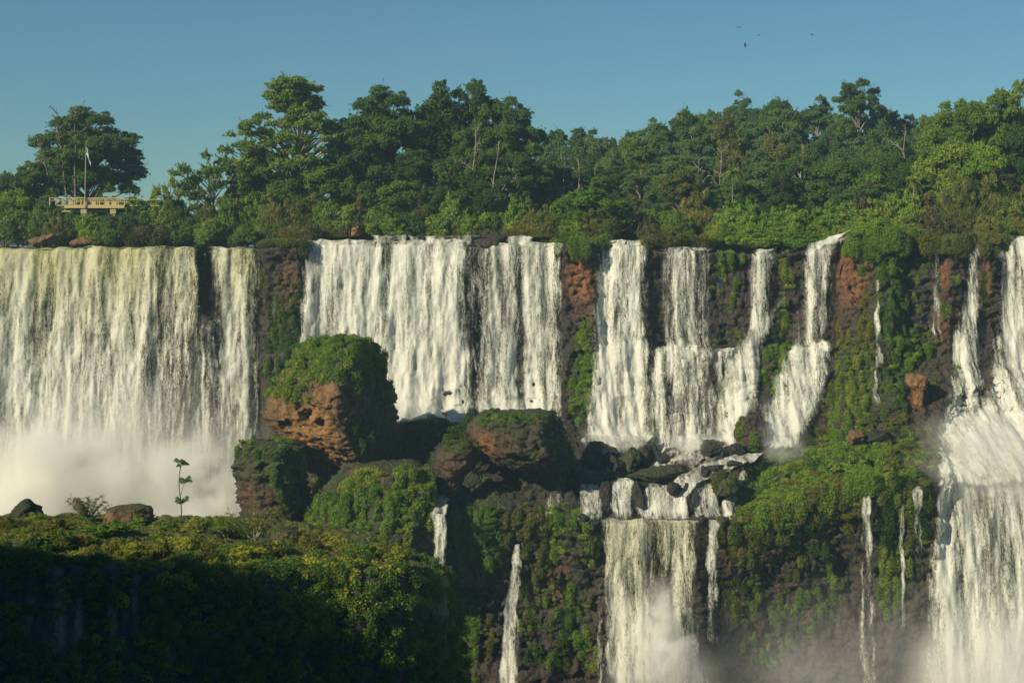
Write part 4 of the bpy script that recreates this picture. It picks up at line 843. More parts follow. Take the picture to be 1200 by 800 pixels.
for px, top, Y, ln, lb in [(661, 184, 262, .0, 'pale straight dead trunk behind the bright bushy tree'), (676, 186, 263, .03, 'bare branching dead tree beside the pale straight trunk'), (818, 184, 272, 0, 'grey leafless tree left in the far forest'), (843, 172, 280, .02, 'pale bare trunk right of the grey leafless tree'),
                           (1058, 145, 300, .02, 'grey-brown leafless tree below the skyline, right of the lone tallest tree'), (1086, 178, 275, 0, 'pair-like pale bare trunk left of the tall right group'), (937, 165, 300, .03, 'pale bare trunk in the middle of the far forest'), (1037, 190, 270, 0, 'pale trunk among dark trees behind the bright creepers')]:
    bare_tree(px, top, Y, lb, px, .2, 'bark_pale', 9, ln, name='bare_tree', rt=.011)
for k, px, top, w, lb in [('em_b', 866, 110, 30, 'tall thin-crowned tree on the skyline above the veil waterfall'), ('em_a', 912, 117, 34, 'flat-crowned pale-trunked tree on the skyline above the slanting waterfall'), ('em_b', 768, 141, 28, 'pale thin-crowned tree on the skyline left of the small skyline palm'), ('em_a', 830, 131, 30, 'round-topped tree on the skyline right of the small skyline palm'), ('em_b', 1038, 128, 28, 'thin-crowned tree on the skyline right of the lone tallest tree'), ('em_a', 682, 150, 34, 'tree standing above its neighbours at the left end of the far forest')]:
    tree_px(k, px, top, 346, w, lb)
# the far forest: rows of trees, farther ones higher on the slope
rng = np.random.default_rng(21)
sky_x = [625, 640, 665, 690, 712, 735, 760, 782, 800, 830, 852, 865, 885, 910, 930, 945, 985, 1005, 1025, 1045, 1065, 1090, 1130, 1220]
sky_y = [178, 163, 160, 150, 158, 156, 142, 152, 132, 142, 138, 116, 132, 118, 136, 128, 132, 140, 138, 128, 134, 138, 126, 130]
SEG = [(600, 705, 'behind the bright bushy tree'), (705, 790, 'left of the skyline palm'), (790, 870, 'right of the skyline palm'), (870, 950, 'above the slanting waterfall'), (950, 1040, 'around the lone tallest tree'), (1040, 1240, 'by the tall right group')]
ROW = [(338, 0, 19, 'top row'), (318, 18, 22, 'second row'), (298, 38, 24, 'middle row'), (280, 60, 26, 'lower row'), (266, 80, 27, 'front row')]
for ri, (Y, dy, stp, rn) in enumerate(ROW):
    px = 634 + ri * 7
    while px < (1215 if ri < 4 else 1110):
        top = np.interp(px, sky_x, sky_y) + dy + rng.normal() * (8 if ri == 0 else 10)
        k = rng.choice(['col_a', 'col_b', 'broad_c', 'round_c', 'em_b', 'em_a', 'broad_b', 'col_c', 'round_b', 'broad_d', 'em_c', 'broad_a'], p=[.09, .05, .17, .12, .11, .10, .08, .05, .06, .06, .06, .05])
        Yj = Y + rng.uniform(-8, 8); w = rng.uniform(32, 62) * 300 / Yj * (.72 if k[:3] in ('col', 'em_') else 1.05)
        o = tree_px(k, px, top, Yj, w, name='forest_tree')
        sg = next(t for a, b, t in SEG if a <= px < b)
        pend(o, px, 'far forest tree', 'far forest trees', f'{sg}, {rn}', 'trees of the far forest')
        px += stp * rng.uniform(.75, 1.25)

# ------------------------------------------------------------------ shrubs along the brink
def row(x0, x1, step, Y, tops, keys, where, W=(34, 52), seed=0, desc='shrub', plural='shrubs', base=None):
    rng = np.random.default_rng(seed); px = x0 + step * .4
    while px < x1:
        k = rng.choice(keys); Yj = Y + rng.uniform(-2.5, 2.5); x = X_(px, Yj); g = (Z_(293, Yj) if base is None else base)
        top = rng.uniform(*tops); H = max(.8, Z_(top, Yj) - g)
        o = shrub(k, (x, Yj, g), rng.uniform(*W) / F * Yj, H)
        pend(o, px, desc, plural, where, 'shrubs along the brink of the falls'); px += step * rng.uniform(.8, 1.25)
K1 = ['mid', 'dark', 'mid', 'olive', 'bright']; K2 = ['mid', 'olive', 'mid', 'dark', 'grassy', 'brown']
row(-20, 60, 20, 247, (228, 245), K1, 'on the bank left of the viewing platform', seed=1); row(48, 165, 17, 252, (222, 234), ['mid', 'dark', 'mid'], 'just behind the viewing platform', seed=25, W=(36, 48)); row(60, 160, 15, 243, (246, 256), ['mid', 'dark', 'bright', 'olive'], 'directly below the viewing platform', seed=2, W=(30, 42))
row(150, 240, 20, 249, (226, 240), K1, 'right of the viewing platform, back row', seed=3); row(150, 240, 18, 242, (246, 262), K2, 'right of the viewing platform, front row', seed=4)
row(240, 330, 20, 248, (224, 240), K1, 'under the tall umbrella-shaped tree, back row', seed=5); row(240, 330, 18, 240, (246, 264), K2, 'under the tall umbrella-shaped tree, front row', seed=6)
row(330, 440, 20, 246, (226, 245), K1, 'above the left of the centre waterfall, back row', seed=7); row(320, 430, 17, 237, (252, 268), ['olive', 'grassy', 'brown', 'mid'], 'above the left of the centre waterfall, front row', seed=8, W=(28, 44))
row(440, 560, 20, 247, (226, 244), K1, 'behind the lip of the broad centre waterfall, back row', seed=9); row(436, 560, 18, 242, (244, 258), ['mid', 'dark', 'bright'], 'behind the lip of the broad centre waterfall, front row', seed=10)
row(560, 660, 20, 248, (226, 244), K1, 'between the centre falls and the bright bushy tree', seed=11); row(530, 580, 18, 239, (262, 268), ['brown', 'olive'], 'above the brown lip rock', seed=12, W=(24, 32))
row(600, 660, 18, 236, (248, 262), ['olive', 'mid', 'grassy'], 'above the right end of the centre falls', seed=13, W=(30, 42)); row(660, 720, 17, 237, (244, 262), ['mid', 'bright', 'olive'], 'on top of the orange rock column', seed=14, W=(30, 44))
row(720, 850, 20, 248, (226, 246), ['olive', 'mid', 'brown', 'mid'], 'above the tall white waterfall, back row', seed=15); row(752, 850, 17, 238, (254, 272), ['olive', 'mid', 'brown', 'grassy'], 'above the thin veil waterfall, front row', seed=16, W=(28, 42))
row(848, 1000, 15, 243, (236, 252), ['bright'], 'of the bright creeper bank, back row', seed=17, W=(44, 60), desc='bright rounded shrub', plural='bright shrubs'); row(846, 980, 15, 236, (256, 272), ['bright', 'bright', 'mid'], 'of the bright creeper bank, front row', seed=18, W=(38, 54), desc='bright rounded shrub', plural='bright shrubs')
row(1000, 1120, 18, 247, (212, 236), ['olive', 'mid', 'brown', 'bright'], 'right of the bright creeper bank, back row', seed=19, W=(40, 58)); row(1000, 1070, 15, 233, (250, 272), ['bright', 'mid', 'mid'], 'above the creeper-hung right cliff', seed=20, W=(36, 50), base=Z_(288, 232))
row(1060, 1135, 17, 238, (236, 262), ['olive', 'mid', 'brown'], 'left of the slim right waterfall, front row', seed=21, W=(32, 46)); row(1120, 1230, 19, 247, (206, 236), ['brown', 'olive', 'mid', 'olive'], 'above the rightmost falls, back row', seed=22, W=(40, 56))
row(1152, 1180, 14, 234, (254, 268), ['olive', 'mid'], 'between the two rightmost falls', seed=23, W=(26, 34)); row(1150, 1230, 18, 240, (242, 262), ['mid', 'olive', 'brown'], 'above the rightmost falls, front row', seed=24)

# ------------------------------------------------------------------ creepers on rock, carpets of undergrowth
def spots(surf, px, py, rx, ry, n, rng):
    V, N, SX, SY = surf
    w = (((SX - px) / rx) ** 2 + ((SY - py) / ry) ** 2 < 1) & (V[..., 1] < 240) & (N[..., 1] < .25)
    i = np.argwhere(w)
    if len(i) == 0: return []
    # weigh by area: fewer picks where the grid is dense
    return [(V[a, b], N[a, b]) for a, b in i[rng.integers(0, len(i), n)]]
SURF['cliff'] = (cliff_v, cliff_n, sx, sy); SURF['bluff'] = (bv, bn, bsx, bsy)
def creeper(label, patches, mat, seed, key='cliff', name='creeper', r=(.22, .62), L=.14, W=.05, dens=1.6, cover=1.7, droop=.7, cat='creeper', kind=None, off=.3, long=2., group=None):
    rng = np.random.default_rng(seed); mb = MB()
    for (px, py, rx, ry) in patches:
        Y = 215 if key == 'cliff' else 200 if key != 'bluff' else 120
        n = int(dens * math.pi * (rx / F * Y) * (ry / F * Y) * .95) + 2
        for c, nn in spots(SURF[key], px, py, rx, ry, n, rng):
            q = rng.uniform(*r); steep = abs(nn[2]) < .55
            clump(mb, c + nn * off * q, (q, q * .8, q * (long if steep else .6)), rng, L, W, cover, rng.normal(.5, .14), 1., droop if steep else .1, -.9)
    if mb.n == 0: return None
    o = mb.build(name, M[mat], smooth=False); tag(o, label if kind != 'stuff' else None, cat if kind != 'stuff' else None, group, kind); return o
creeper('bright green hanging creeper on the rock edge left of the tall white waterfall', [(686, 400, 11, 26), (684, 440, 12, 45), (678, 470, 12, 30)], 'f_bright', 1)
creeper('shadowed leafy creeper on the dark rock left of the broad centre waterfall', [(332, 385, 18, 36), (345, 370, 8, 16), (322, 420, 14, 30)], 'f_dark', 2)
creeper('small sunlit creeper at the cliff top between the left and centre waterfalls', [(338, 300, 14, 12), (346, 330, 8, 20)], 'f_olive', 3, dens=.7)
creeper('olive creeper over the top of the orange rock column', [(668, 286, 9, 12), (700, 300, 8, 26)], 'f_olive', 4, dens=.8)
creeper('hanging creeper on the rock between the slanting and the notch waterfalls', [(921, 330, 9, 26), (914, 372, 10, 22)], 'f_mid', 5)
creeper('bright leafy creeper beside the lower half of the slanting waterfall', [(911, 412, 15, 26), (905, 445, 10, 18)], 'f_bright', 6)
creeper('fringe of creeper hanging below the bright creeper bank', [(856, 300, 20, 12), (845, 315, 8, 20), (915, 296, 10, 12), (1000, 292, 12, 10)], 'f_bright', 7)
creeper('tall bright creeper wall hanging right of the notch waterfall', [(1040, 300, 24, 26), (1042, 340, 18, 40), (1046, 380, 14, 30), (1014, 300, 10, 22)], 'f_bright', 8, dens=1.2)
creeper('dangling olive creeper left of the thin white thread', [(1014, 372, 10, 26), (1008, 400, 16, 24), (985, 400, 16, 20)], 'f_olive', 9)
creeper('thick green creeper cushion below the thin white thread, on its left', [(1000, 440, 26, 34), (985, 475, 26, 30), (1005, 480, 20, 24)], 'f_mid', 10, dens=1.15)
creeper('round leafy bush clinging to the cliff right of the thin white thread', [(1066, 405, 20, 24), (1060, 425, 18, 14)], 'f_bright', 11, dens=1.5, off=.9)
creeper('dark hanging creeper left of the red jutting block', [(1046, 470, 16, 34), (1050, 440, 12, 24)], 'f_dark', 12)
creeper('small rounded tuft below the thick green creeper cushion', [(1017, 487, 12, 14)], 'f_mid', 13, dens=1.6, off=.7)
creeper('small creeper on the red rock left of the slim right waterfall', [(1108, 366, 7, 9), (1118, 330, 5, 16)], 'f_mid', 14)
creeper('mossy creeper on the rock between the two rightmost falls', [(1155, 345, 8, 22), (1158, 320, 6, 10)], 'f_olive', 15)
creeper('rounded green tuft right of the red jutting block', [(1088, 445, 8, 11)], 'f_mid', 16, dens=1.5)
creeper('leafy tuft on the long middle ledge', [(862, 396, 10, 10), (842, 402, 6, 6)], 'f_mid', 17)
creeper('yellow-green plants spilling over the cliff left of the thin central stream', [(533, 612, 16, 26), (560, 612, 22, 24), (548, 640, 10, 16), (575, 640, 12, 40)], 'f_bright', 18, dens=1.4, off=.5)
creeper('trailing olive plants hanging on both sides of the thin central stream', [(592, 612, 12, 22), (622, 615, 22, 24), (628, 645, 14, 34), (586, 660, 7, 30)], 'f_olive', 19, dens=1.3, off=.5)
creeper('rounded plants at the left edge of the cascade pool', [(660, 604, 20, 20), (650, 630, 12, 26), (684, 606, 16, 10)], 'f_bright', 20, dens=1.3, off=.5)
creeper('long strip of hanging grass low on the cliff left of the thin central stream', [(553, 720, 10, 30), (552, 770, 10, 34), (532, 760, 8, 26)], 'f_bright', 21, dens=1.2)
creeper('leafy patch low on the cliff right of the thin central stream', [(676, 700, 16, 20), (672, 745, 15, 28), (660, 715, 12, 10)], 'f_mid', 22, dens=1.2)
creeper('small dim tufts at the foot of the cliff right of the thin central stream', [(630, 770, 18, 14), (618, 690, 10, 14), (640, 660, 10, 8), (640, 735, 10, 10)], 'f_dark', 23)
creeper('hanging growth on the steep left flank of the right green mound', [(850, 625, 14, 22), (868, 640, 14, 22), (890, 640, 16, 26), (862, 700, 12, 26)], 'f_olive', 24)
creeper('green curtain of plants right of the single thin waterfall', [(1045, 600, 18, 34), (1050, 650, 18, 40), (1042, 700, 14, 30)], 'f_mid', 25)
creeper('drooping growth on the brown face under the right green mound', [(930, 650, 16, 30), (965, 640, 14, 24), (910, 700, 14, 20)], 'f_olive', 26, dens=.8)
creeper('straggling plants down the dark rock between the left and centre waterfalls', [(316, 330, 8, 34), (340, 345, 12, 20), (322, 380, 12, 30)], 'f_olive', 101, dens=.9)
creeper('hanging green plants on the wall left of the lower centre waterfall', [(690, 640, 10, 30), (640, 690, 14, 20), (618, 730, 10, 30), (650, 770, 20, 16), (690, 760, 10, 30)], 'f_mid', 102, dens=1.)
creeper('olive growth over the brown wall between the long grass strip and the thin stream', [(570, 690, 12, 30), (574, 750, 8, 30), (545, 680, 10, 24)], 'f_olive', 103, dens=.9)
creeper('small green tufts on the wet rock between the veil and slanting waterfalls', [(842, 330, 8, 20), (862, 350, 8, 24), (845, 450, 8, 16), (860, 480, 10, 12)], 'f_mid', 104, dens=.8)
creeper('mixed plants on the brown wall right of the narrow strand of water', [(875, 700, 20, 30), (930, 720, 30, 30), (970, 690, 20, 40), (900, 760, 30, 20)], 'f_mid', 105, dens=.8)
creeper('scattered greenery on the red cliff left of the slim right waterfall', [(1075, 330, 10, 40), (1090, 400, 12, 20), (1120, 420, 8, 20), (1062, 350, 10, 30)], 'f_mid', 106, dens=.9)
creeper(None, [(960, 555, 80, 40), (1000, 535, 50, 30), (900, 590, 46, 30), (985, 515, 40, 14)], 'f_bright', 27, kind='stuff', name='undergrowth', dens=.9, r=(.3, .95), L=.14, W=.06)
creeper(None, [(930, 590, 80, 46), (1075, 600, 24, 40), (1050, 530, 50, 40), (880, 600, 44, 36), (985, 570, 60, 20)], 'f_olive', 28, kind='stuff', name='undergrowth', dens=.9, r=(.3, .8), L=.14, W=.05)
creeper(None, [(1060, 560, 40, 50), (960, 560, 100, 50), (900, 585, 50, 40)], 'f_mid', 281, kind='stuff', name='undergrowth', dens=.5, r=(.4, .9), L=.14, W=.06)
creeper(None, [(1055, 600, 44, 50), (1050, 540, 50, 30), (930, 620, 70, 30)], 'f_dark', 282, kind='stuff', name='undergrowth', dens=.5, r=(.4, .9), L=.14, W=.06)
rng = np.random.default_rng(77)
for px, py in [(872, 580), (886, 556), (905, 543), (925, 532), (948, 520), (968, 512), (900, 575), (930, 560), (955, 545), (985, 530), (1012, 525), (1040, 520), (1062, 528), (1080, 540), (975, 555), (1005, 548), (1038, 548), (1070, 560)]:
    c, _ = cliff_at(px, py); k = rng.choice(['small', 'small_mid', 'small_dark', 'grassy', 'small_mid']); w0 = rng.uniform(1.8, 3.6)
    pend(shrub(k, tuple(c - np.array([0, 0, .3])), w0, w0 * rng.uniform(.5, .9)), px, 'shrub', 'shrubs', 'on the upper slope of the right green mound' if py < 546 and px > 890 else 'lower on the right green mound', 'shrubs on the right green mound')
for px, py, L_ in [(368, 402, 0), (382, 394, 0), (398, 396, 0), (415, 402, 0), (350, 425, 0), (335, 448, 0), (322, 462, 0), (432, 415, 0)]:
    V, N_, SX, SY = SURF['boulder']; i = np.unravel_index(np.argmin((SX - px) ** 2 + (SY - py - 6) ** 2 + (V[..., 1] > 208) * 900), SX.shape); w0 = rng.uniform(1.6, 3.)
    pend(shrub(rng.choice(['small', 'small_mid', 'mid']), tuple(V[i] - np.array([0, 0, .4])), w0, w0 * rng.uniform(.55, .9)), px, 'leafy shrub', 'leafy shrubs', 'on top of the huge ochre boulder', 'shrubs on the huge boulder')
creeper(None, [(400, 590, 120, 50), (560, 560, 100, 30)], 'f_mid', 29, kind='stuff', name='undergrowth', dens=.5)
for k, (a, b, mt) in enumerate([(306, 354, 'f_olive'), (657, 706, 'f_mid'), (756, 780, 'f_olive'), (828, 884, 'f_bright'), (904, 944, 'f_bright'), (1000, 1062, 'f_bright'), (1060, 1140, 'f_olive'), (1148, 1178, 'f_olive')]):
    creeper(None, [(x, 278, 9, 13) for x in np.arange(a, b, 9)], mt, 70 + k, kind='stuff', name='undergrowth', dens=1.7, r=(.55, 1.15), droop=.4, off=.7)
# on the rocks
creeper('dense leafy thicket capping the huge ochre boulder', [(385, 408, 36, 22), (370, 430, 40, 24), (345, 455, 32, 16), (410, 430, 40, 30), (430, 425, 24, 28)], 'f_mid', 30, key='boulder', name='thicket', cat='bush', dens=1.9, r=(.3, .95), off=.35, droop=.4, L=.14, W=.06, long=1.2)
creeper('bright tuft on the very top of the huge ochre boulder', [(385, 402, 24, 14), (400, 405, 18, 14), (365, 420, 16, 16)], 'f_bright', 31, key='boulder', name='bush', cat='bush', dens=1.1, r=(.3, .8), off=.8, droop=.1)
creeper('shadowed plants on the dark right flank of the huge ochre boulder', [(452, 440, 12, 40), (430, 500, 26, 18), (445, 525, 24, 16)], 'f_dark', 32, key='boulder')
creeper('short grass cap on the brown overhanging outcrop', [(605, 487, 44, 7), (590, 492, 34, 7)], 'f_mid', 33, key='outcrop', name='grass_tuft', cat='grass', dens=2.2, r=(.35, .6), droop=.1)
creeper('patchy scrub on the face of the brown overhanging outcrop', [(635, 502, 20, 12), (628, 534, 7, 9), (600, 512, 16, 8), (645, 515, 14, 20)], 'f_brown', 34, key='outcrop', dens=.7, r=(.3, .55))
creeper('little bright plant low on the face of the brown outcrop', [(627, 535, 7, 8)], 'f_bright', 35, key='outcrop', dens=1.5, r=(.3, .5))
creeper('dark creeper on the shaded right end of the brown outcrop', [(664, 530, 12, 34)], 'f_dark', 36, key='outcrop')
creeper('scrubby plants on top of the small tan wedge of rock', [(538, 522, 30, 9)], 'f_olive', 37, key='wedge', dens=1.4, r=(.35, .6))
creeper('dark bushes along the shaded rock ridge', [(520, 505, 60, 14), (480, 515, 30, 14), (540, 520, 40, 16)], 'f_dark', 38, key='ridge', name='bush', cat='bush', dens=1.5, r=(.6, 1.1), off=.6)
creeper('ivy covering the squat rock left of the cave shadow', [(300, 530, 24, 18), (325, 535, 26, 24), (345, 560, 12, 34), (330, 570, 14, 20)], 'f_mid', 39, key='squat', name='ivy', cat='ivy', dens=1.3, off=.4)
creeper('lumpy bush standing at the top left of the squat ivy-clad rock', [(288, 524, 9, 10)], 'f_mid', 40, key='squat', name='bush', cat='bush', dens=2.5, off=1.)
creeper('smooth bright creeper dome below the huge boulder', [(400, 605, 40, 26), (440, 600, 50, 30), (385, 585, 20, 16)], 'f_bright', 41, key='mound', dens=1.5, r=(.25, .75))
creeper('darker creeper on the upper slope under the huge boulder', [(450, 570, 50, 22), (480, 590, 30, 40), (425, 575, 26, 14), (480, 555, 18, 10)], 'f_mid', 42, key='mound', dens=1.5, r=(.25, .8))
creeper('leafy plants on the left side of the orange-flanked cascade boulder', [(872, 518, 16, 14), (866, 496, 6, 8)], 'f_mid', 43, key='casc_top', dens=1.3, r=(.35, .6))
creeper('tufted plants topping the round rock right of the white stream', [(850, 562, 15, 12)], 'f_olive', 44, key='casc_bush', dens=1.6, r=(.4, .7))

# ------------------------------------------------------------------ the near bluff
rock('rock', 'dark pointed rock standing at the edge of the near bluff, against the white mist',
     [(584, 28, 33, 150, .5), (592, 20, 42, 150, 1.2), (602, 13, 49, 150, 1.8), (612, 9, 52, 150, 2.), (630, 4, 58, 150, 2.2)], mat='rock_dark', n=64, m=44, amp=.4, cell=.8, seed=51, base_m=.35, orange=[(25, 600, 9, 14, .35)])
rock('rock', 'flat-topped reddish block of rock behind the near bushes', [(593, 136, 172, 150, 1.4), (597, 128, 177, 150, 1.8), (610, 124, 180, 150, 2.), (630, 120, 184, 150, 2.2)], mat='rock_warm', n=64, m=40, amp=.4, cell=.9, seed=52, orange=[(150, 594, 30, 6, .3)])
rock('rock', 'flat reddish slab under the feathery bush on the near bluff', [(622, 325, 352, 140, .8), (627, 318, 358, 140, 1.4), (634, 316, 360, 140, 1.4)], mat='rock_warm', n=50, m=30, amp=.3, cell=.7, seed=53, orange=[(338, 628, 20, 6, .5)])
def bs(key, px, py, W, H, label=None, name='shrub'):
    c, _ = bluff_at(px, py); return shrub(key, tuple(c - np.array([0, 0, .15])), W, H, label, None, name)
# feathery bushes
def feathery(px, py, W, H, label, seed, mat='f_olive'):
    rng = np.random.default_rng(seed); c, _ = bluff_at(px, py); st, fo = MB(), MB()
    for k in range(16):
        a = rng.random() * 6.28; q = rng.uniform(.35, 1); e = np.array([math.cos(a) * W / 2 * q, math.sin(a) * W / 2 * q, H * (1.05 - .5 * q * q) * rng.uniform(.75, 1.05)])
        m1 = e * np.array([.4, .4, .62]) + rng.normal(size=3) * .1; t = np.linspace(0, 1, 9)[:, None]; pth = 2 * m1 * t * (1 - t) + e * t * t; tube(st, pth, np.linspace(.05, .012, 9), 4)
        for j in range(3, 9):
            for _ in range(4):
                d = unit(rng.normal(size=3) * np.array([1, 1, .35])); L = rng.uniform(.3, .6); n = 22
                p = pth[j] + d * L * rng.random((n, 1)) + rng.normal(size=(n, 3)) * .05; leaves(fo, p, unit(np.array([0, 0, 1.]) + rng.normal(size=(n, 3)) * .4), .075, .028, rng, rng.normal(.5, .1))
    r = empty('shrub', tuple(c)); tag(r, label, 'shrub'); st.build('stems', M['bark_pale'], r); fo.build('foliage', M[mat], r, smooth=False)
feathery(102, 618, 5.4, 3.3, 'airy feathery bush against the mist, right of the dark pointed rock', 3)
feathery(298, 636, 7.6, 3.9, 'wide spreading feathery bush on the near bluff below the squat ivy-clad rock', 4, 'f_yellow')
feathery(262, 628, 3.6, 2.0, 'low feathery bush left of the wide spreading one', 5, 'f_mid')
# sapling with big drooping leaves
c, _ = bluff_at(212, 616); st = MB(); fo = MB(); rng = np.random.default_rng(8); hS = Z_(541, c[1]) - c[2]
zs = np.linspace(0, hS, 10); pth = np.stack([.12 * np.sin(zs * 1.1), .05 * np.cos(zs), zs], -1); tube(st, pth, np.linspace(.065, .04, 10), 6)
br_ = [(pth[-1], 0.), (pth[6] + np.array([.62, 0, .35]), 1.), (pth[4] + np.array([.15, 0, -.25]), 2.)]
tube(st, np.stack([pth[4], pth[5] + np.array([.3, 0, 0]), br_[1][0]]), [.03, .025, .02], 5)
for b, s in br_:
    for k in range(10):
        a = k / 10 * 6.28 + s; stl = np.array([math.cos(a), math.sin(a), rng.uniform(-.5, .9)]) * rng.uniform(.25, .62)
        tube(st, np.stack([b, b + stl]), [.014, .01], 4)
        for j in range(8):
            w = j / 8 * 6.28; d = unit(np.array([math.cos(w), math.sin(w), -rng.uniform(.7, 1.6)])); L = rng.uniform(.34, .5); sd = unit(np.cross(d, [0, 0, 1.])) * .10; p = b + stl
            fo.add(np.stack([p, p + d * L * .6 + sd, p + d * L + [0, 0, -.08], p + d * L * .6 - sd]), [[0, 1, 2, 3]], tint=rng.uniform(.2, .6))
r = empty('sapling', tuple(c)); tag(r, 'slender sapling with clusters of big drooping leaves against the white mist', 'sapling'); st.build('stem', M['bark'], r); fo.build('foliage', M['f_dark'], r, smooth=False)
# rows of bushes on the bluff top
rng = np.random.default_rng(33)
for x0, x1, py, where, keys in [(-10, 60, 622, 'before the dark pointed rock', ['near_olive', 'near_mid']), (60, 140, 622, 'below the airy feathery bush', ['near_mid', 'near_olive', 'near_bright']), (140, 215, 618, 'before the flat-topped reddish block', ['near_mid', 'near_bright', 'near_yellow']),
                               (215, 290, 622, 'right of the slender sapling', ['near_bright', 'near_dark', 'near_yellow']), (320, 400, 645, 'along the rim below the smooth creeper dome', ['near_yellow', 'near_olive']), (400, 480, 655, 'at the right end of the near bluff rim', ['near_yellow', 'near_olive', 'near_mid']),
                               (20, 120, 640, 'on the shaded rim of the near bluff', ['near_mid', 'near_dark', 'near_olive']), (130, 240, 648, 'on the sunny rim under the reddish block', ['near_yellow', 'near_olive', 'near_yellow']), (240, 330, 652, 'on the rim below the wide feathery bush', ['near_yellow', 'near_mid', 'near_olive'])]:
    px = x0 + 6
    while px < x1:
        o = bs(rng.choice(keys), px, py + rng.uniform(-5, 6), rng.uniform(1.8, 3.2), rng.uniform(.9, 1.7)); pend(o, px, 'bush', 'bushes', where, 'bushes on the near bluff'); px += rng.uniform(12, 20)
creeper(None, [(180, 630, 330, 22), (100, 645, 240, 12), (380, 652, 130, 14)], 'f_yellow', 61, key='bluff', kind='stuff', name='undergrowth', dens=1.5, r=(.25, .6), L=.11, W=.042, cover=1.3, droop=.1)  # yellow leaves also carry the sunlit tone of the bluff top
creeper(None, [(180, 630, 330, 24), (60, 650, 160, 20)], 'f_olive', 62, key='bluff', kind='stuff', name='undergrowth', dens=1.2, r=(.25, .65), L=.11, W=.042, cover=1.3, droop=.1)
creeper(None, [(30, 670, 120, 22), (60, 785, 140, 30), (20, 720, 16, 40), (104, 720, 10, 50), (230, 730, 60, 90), (400, 740, 140, 90), (490, 730, 60, 100), (535, 790, 30, 60), (300, 720, 120, 80)], 'f_dark', 63, key='bluff', kind='stuff', name='undergrowth', dens=.9, r=(.35, .85), L=.13, W=.055, cover=1.5, droop=.3, long=.9)  # dark leaf colour also stands in for shade on the bluff face
creeper(None, [(320, 710, 140, 50), (60, 670, 120, 18), (180, 730, 20, 50), (400, 720, 140, 70), (100, 780, 30, 20), (510, 740, 40, 90)], 'f_mid', 64, key='bluff', kind='stuff', name='undergrowth', dens=.6, r=(.35, .75), L=.13, W=.055, cover=1.4, droop=.3, long=.9)
creeper(None, [(250, 740, 240, 60), (420, 750, 120, 60)], 'f_bright', 66, key='bluff', kind='stuff', name='undergrowth', dens=.25, r=(.3, .7), L=.14, W=.06, cover=1.4, droop=.3, long=.9)
creeper(None, [(180, 640, 330, 14), (400, 656, 110, 12)], 'f_bright', 67, key='bluff', kind='stuff', name='undergrowth', dens=.6, r=(.3, .6), L=.11, W=.045, cover=1.3, droop=.1)
creeper(None, [(300, 682, 120, 30), (410, 690, 90, 40), (200, 672, 60, 12)], 'f_yellow', 65, key='bluff', kind='stuff', name='undergrowth', dens=1., r=(.35, .7), L=.14, W=.06, cover=1.4, droop=.3, long=.9)
# low rail along the far side of the near bluff
r = empty('railing', tuple(P(216, 620, 152))); tag(r, 'low weathered railing at the back of the near bluff, right of the sapling', 'railing')
for z in (.35, .75):
    mb = MB(); tube(mb, np.array([[0, 0, z], [2.6, .1, z + .02], [6.2, 0, z - .02]]), .03, 5); mb.build('rail', M['rail'], r)
for x in np.linspace(0, 6.2, 6):
    mb = MB(); tube(mb, np.array([[x, 0, -.6], [x, 0, .82]]), .045, 6); mb.build('post', M['rail'], r)

# ------------------------------------------------------------------ viewing platform, flagpole, flag, birds
Yp = 246.; xa, xb = X_(58, Yp), X_(147, Yp); zd = Z_(240, Yp); cx = (xa + xb) / 2; wd = xb - xa
r = empty('viewing_platform', (cx, Yp, zd)); tag(r, 'yellowish timber viewing platform with railings, raised among the bushes on the left bank', 'platform')
mb = MB(); box(mb, (.6, 1.6, -.1), (wd - 1.4, 3.6, .18)); mb.build('deck', M['timber'], r)
mb = MB(); box(mb, (1.2, -.26, -.30), (wd - 2.6, .14, .5)); mb.build('fascia', M['timber'], r)
mb = MB(); box(mb, (-.6, .6, -1.05), (wd - 5., .3, .22)); mb.build('beam', M['timber'], r)
for x in (-.6, 4.2):
    mb = MB(); box(mb, (x, .2, -1.1), (.95, .7, .75)); mb.build('pier_cap', M['concrete'], r)
    mb = MB(); box(mb, (x, .3, -4.3), (.6, .5, 5.6)); mb.build('pier', M['concrete'], r)
for z, h in ((1.12, .12), (.72, .09)):
    mb = MB(); box(mb, (0, -.3, z), (wd, .1, h)); mb.build('rail', M['timber'], r)
    mb = MB(); box(mb, (wd / 2 - .06, 1.5, z), (.1, 3.4, h)); mb.build('rail', M['timber'], r)
for k, x in enumerate(np.linspace(-wd / 2 + .1, wd / 2 - .1, 13)):
    mb = MB(); box(mb, (x, -.2, .53), (.16, .1, 1.2)); mb.build('post', M['timber'], r)
for x in (-2.6, -.2, 1.1, 3.3, 4.5):
    mb = MB(); box(mb, (x, -.24, .26), (.72, .05, .42 + .22 * (int(x * 7) % 2))); mb.build('panel', M['timber'], r)
mb = MB()
for z in (.5, 1.0): box(mb, (1.0, 3.3, z), (wd - 2.6, .08, .09))
for x in np.linspace(-4, 5.5, 9): box(mb, (x, 3.36, .5), (.1, .05, 1.)) 
mb.build('rear_railing', M['timber'], r)
mb = MB(); box(mb, (wd / 2 + 2.6, 2.4, -.12), (5.2, 1.4, .16)); mb.build('walkway', M['timber'], r)
mb = MB(); box(mb, (wd / 2 + 2.6, 1.74, .9), (5.2, .08, .09)); mb.build('walkway_rail', M['timber'], r)
xp = X_(100.5, Yp) ; H = Z_(167, Yp) - zd
r = empty('flagpole', (xp, Yp - .55, zd - .6)); tag(r, 'tall thin flagpole rising from the viewing platform', 'flagpole')
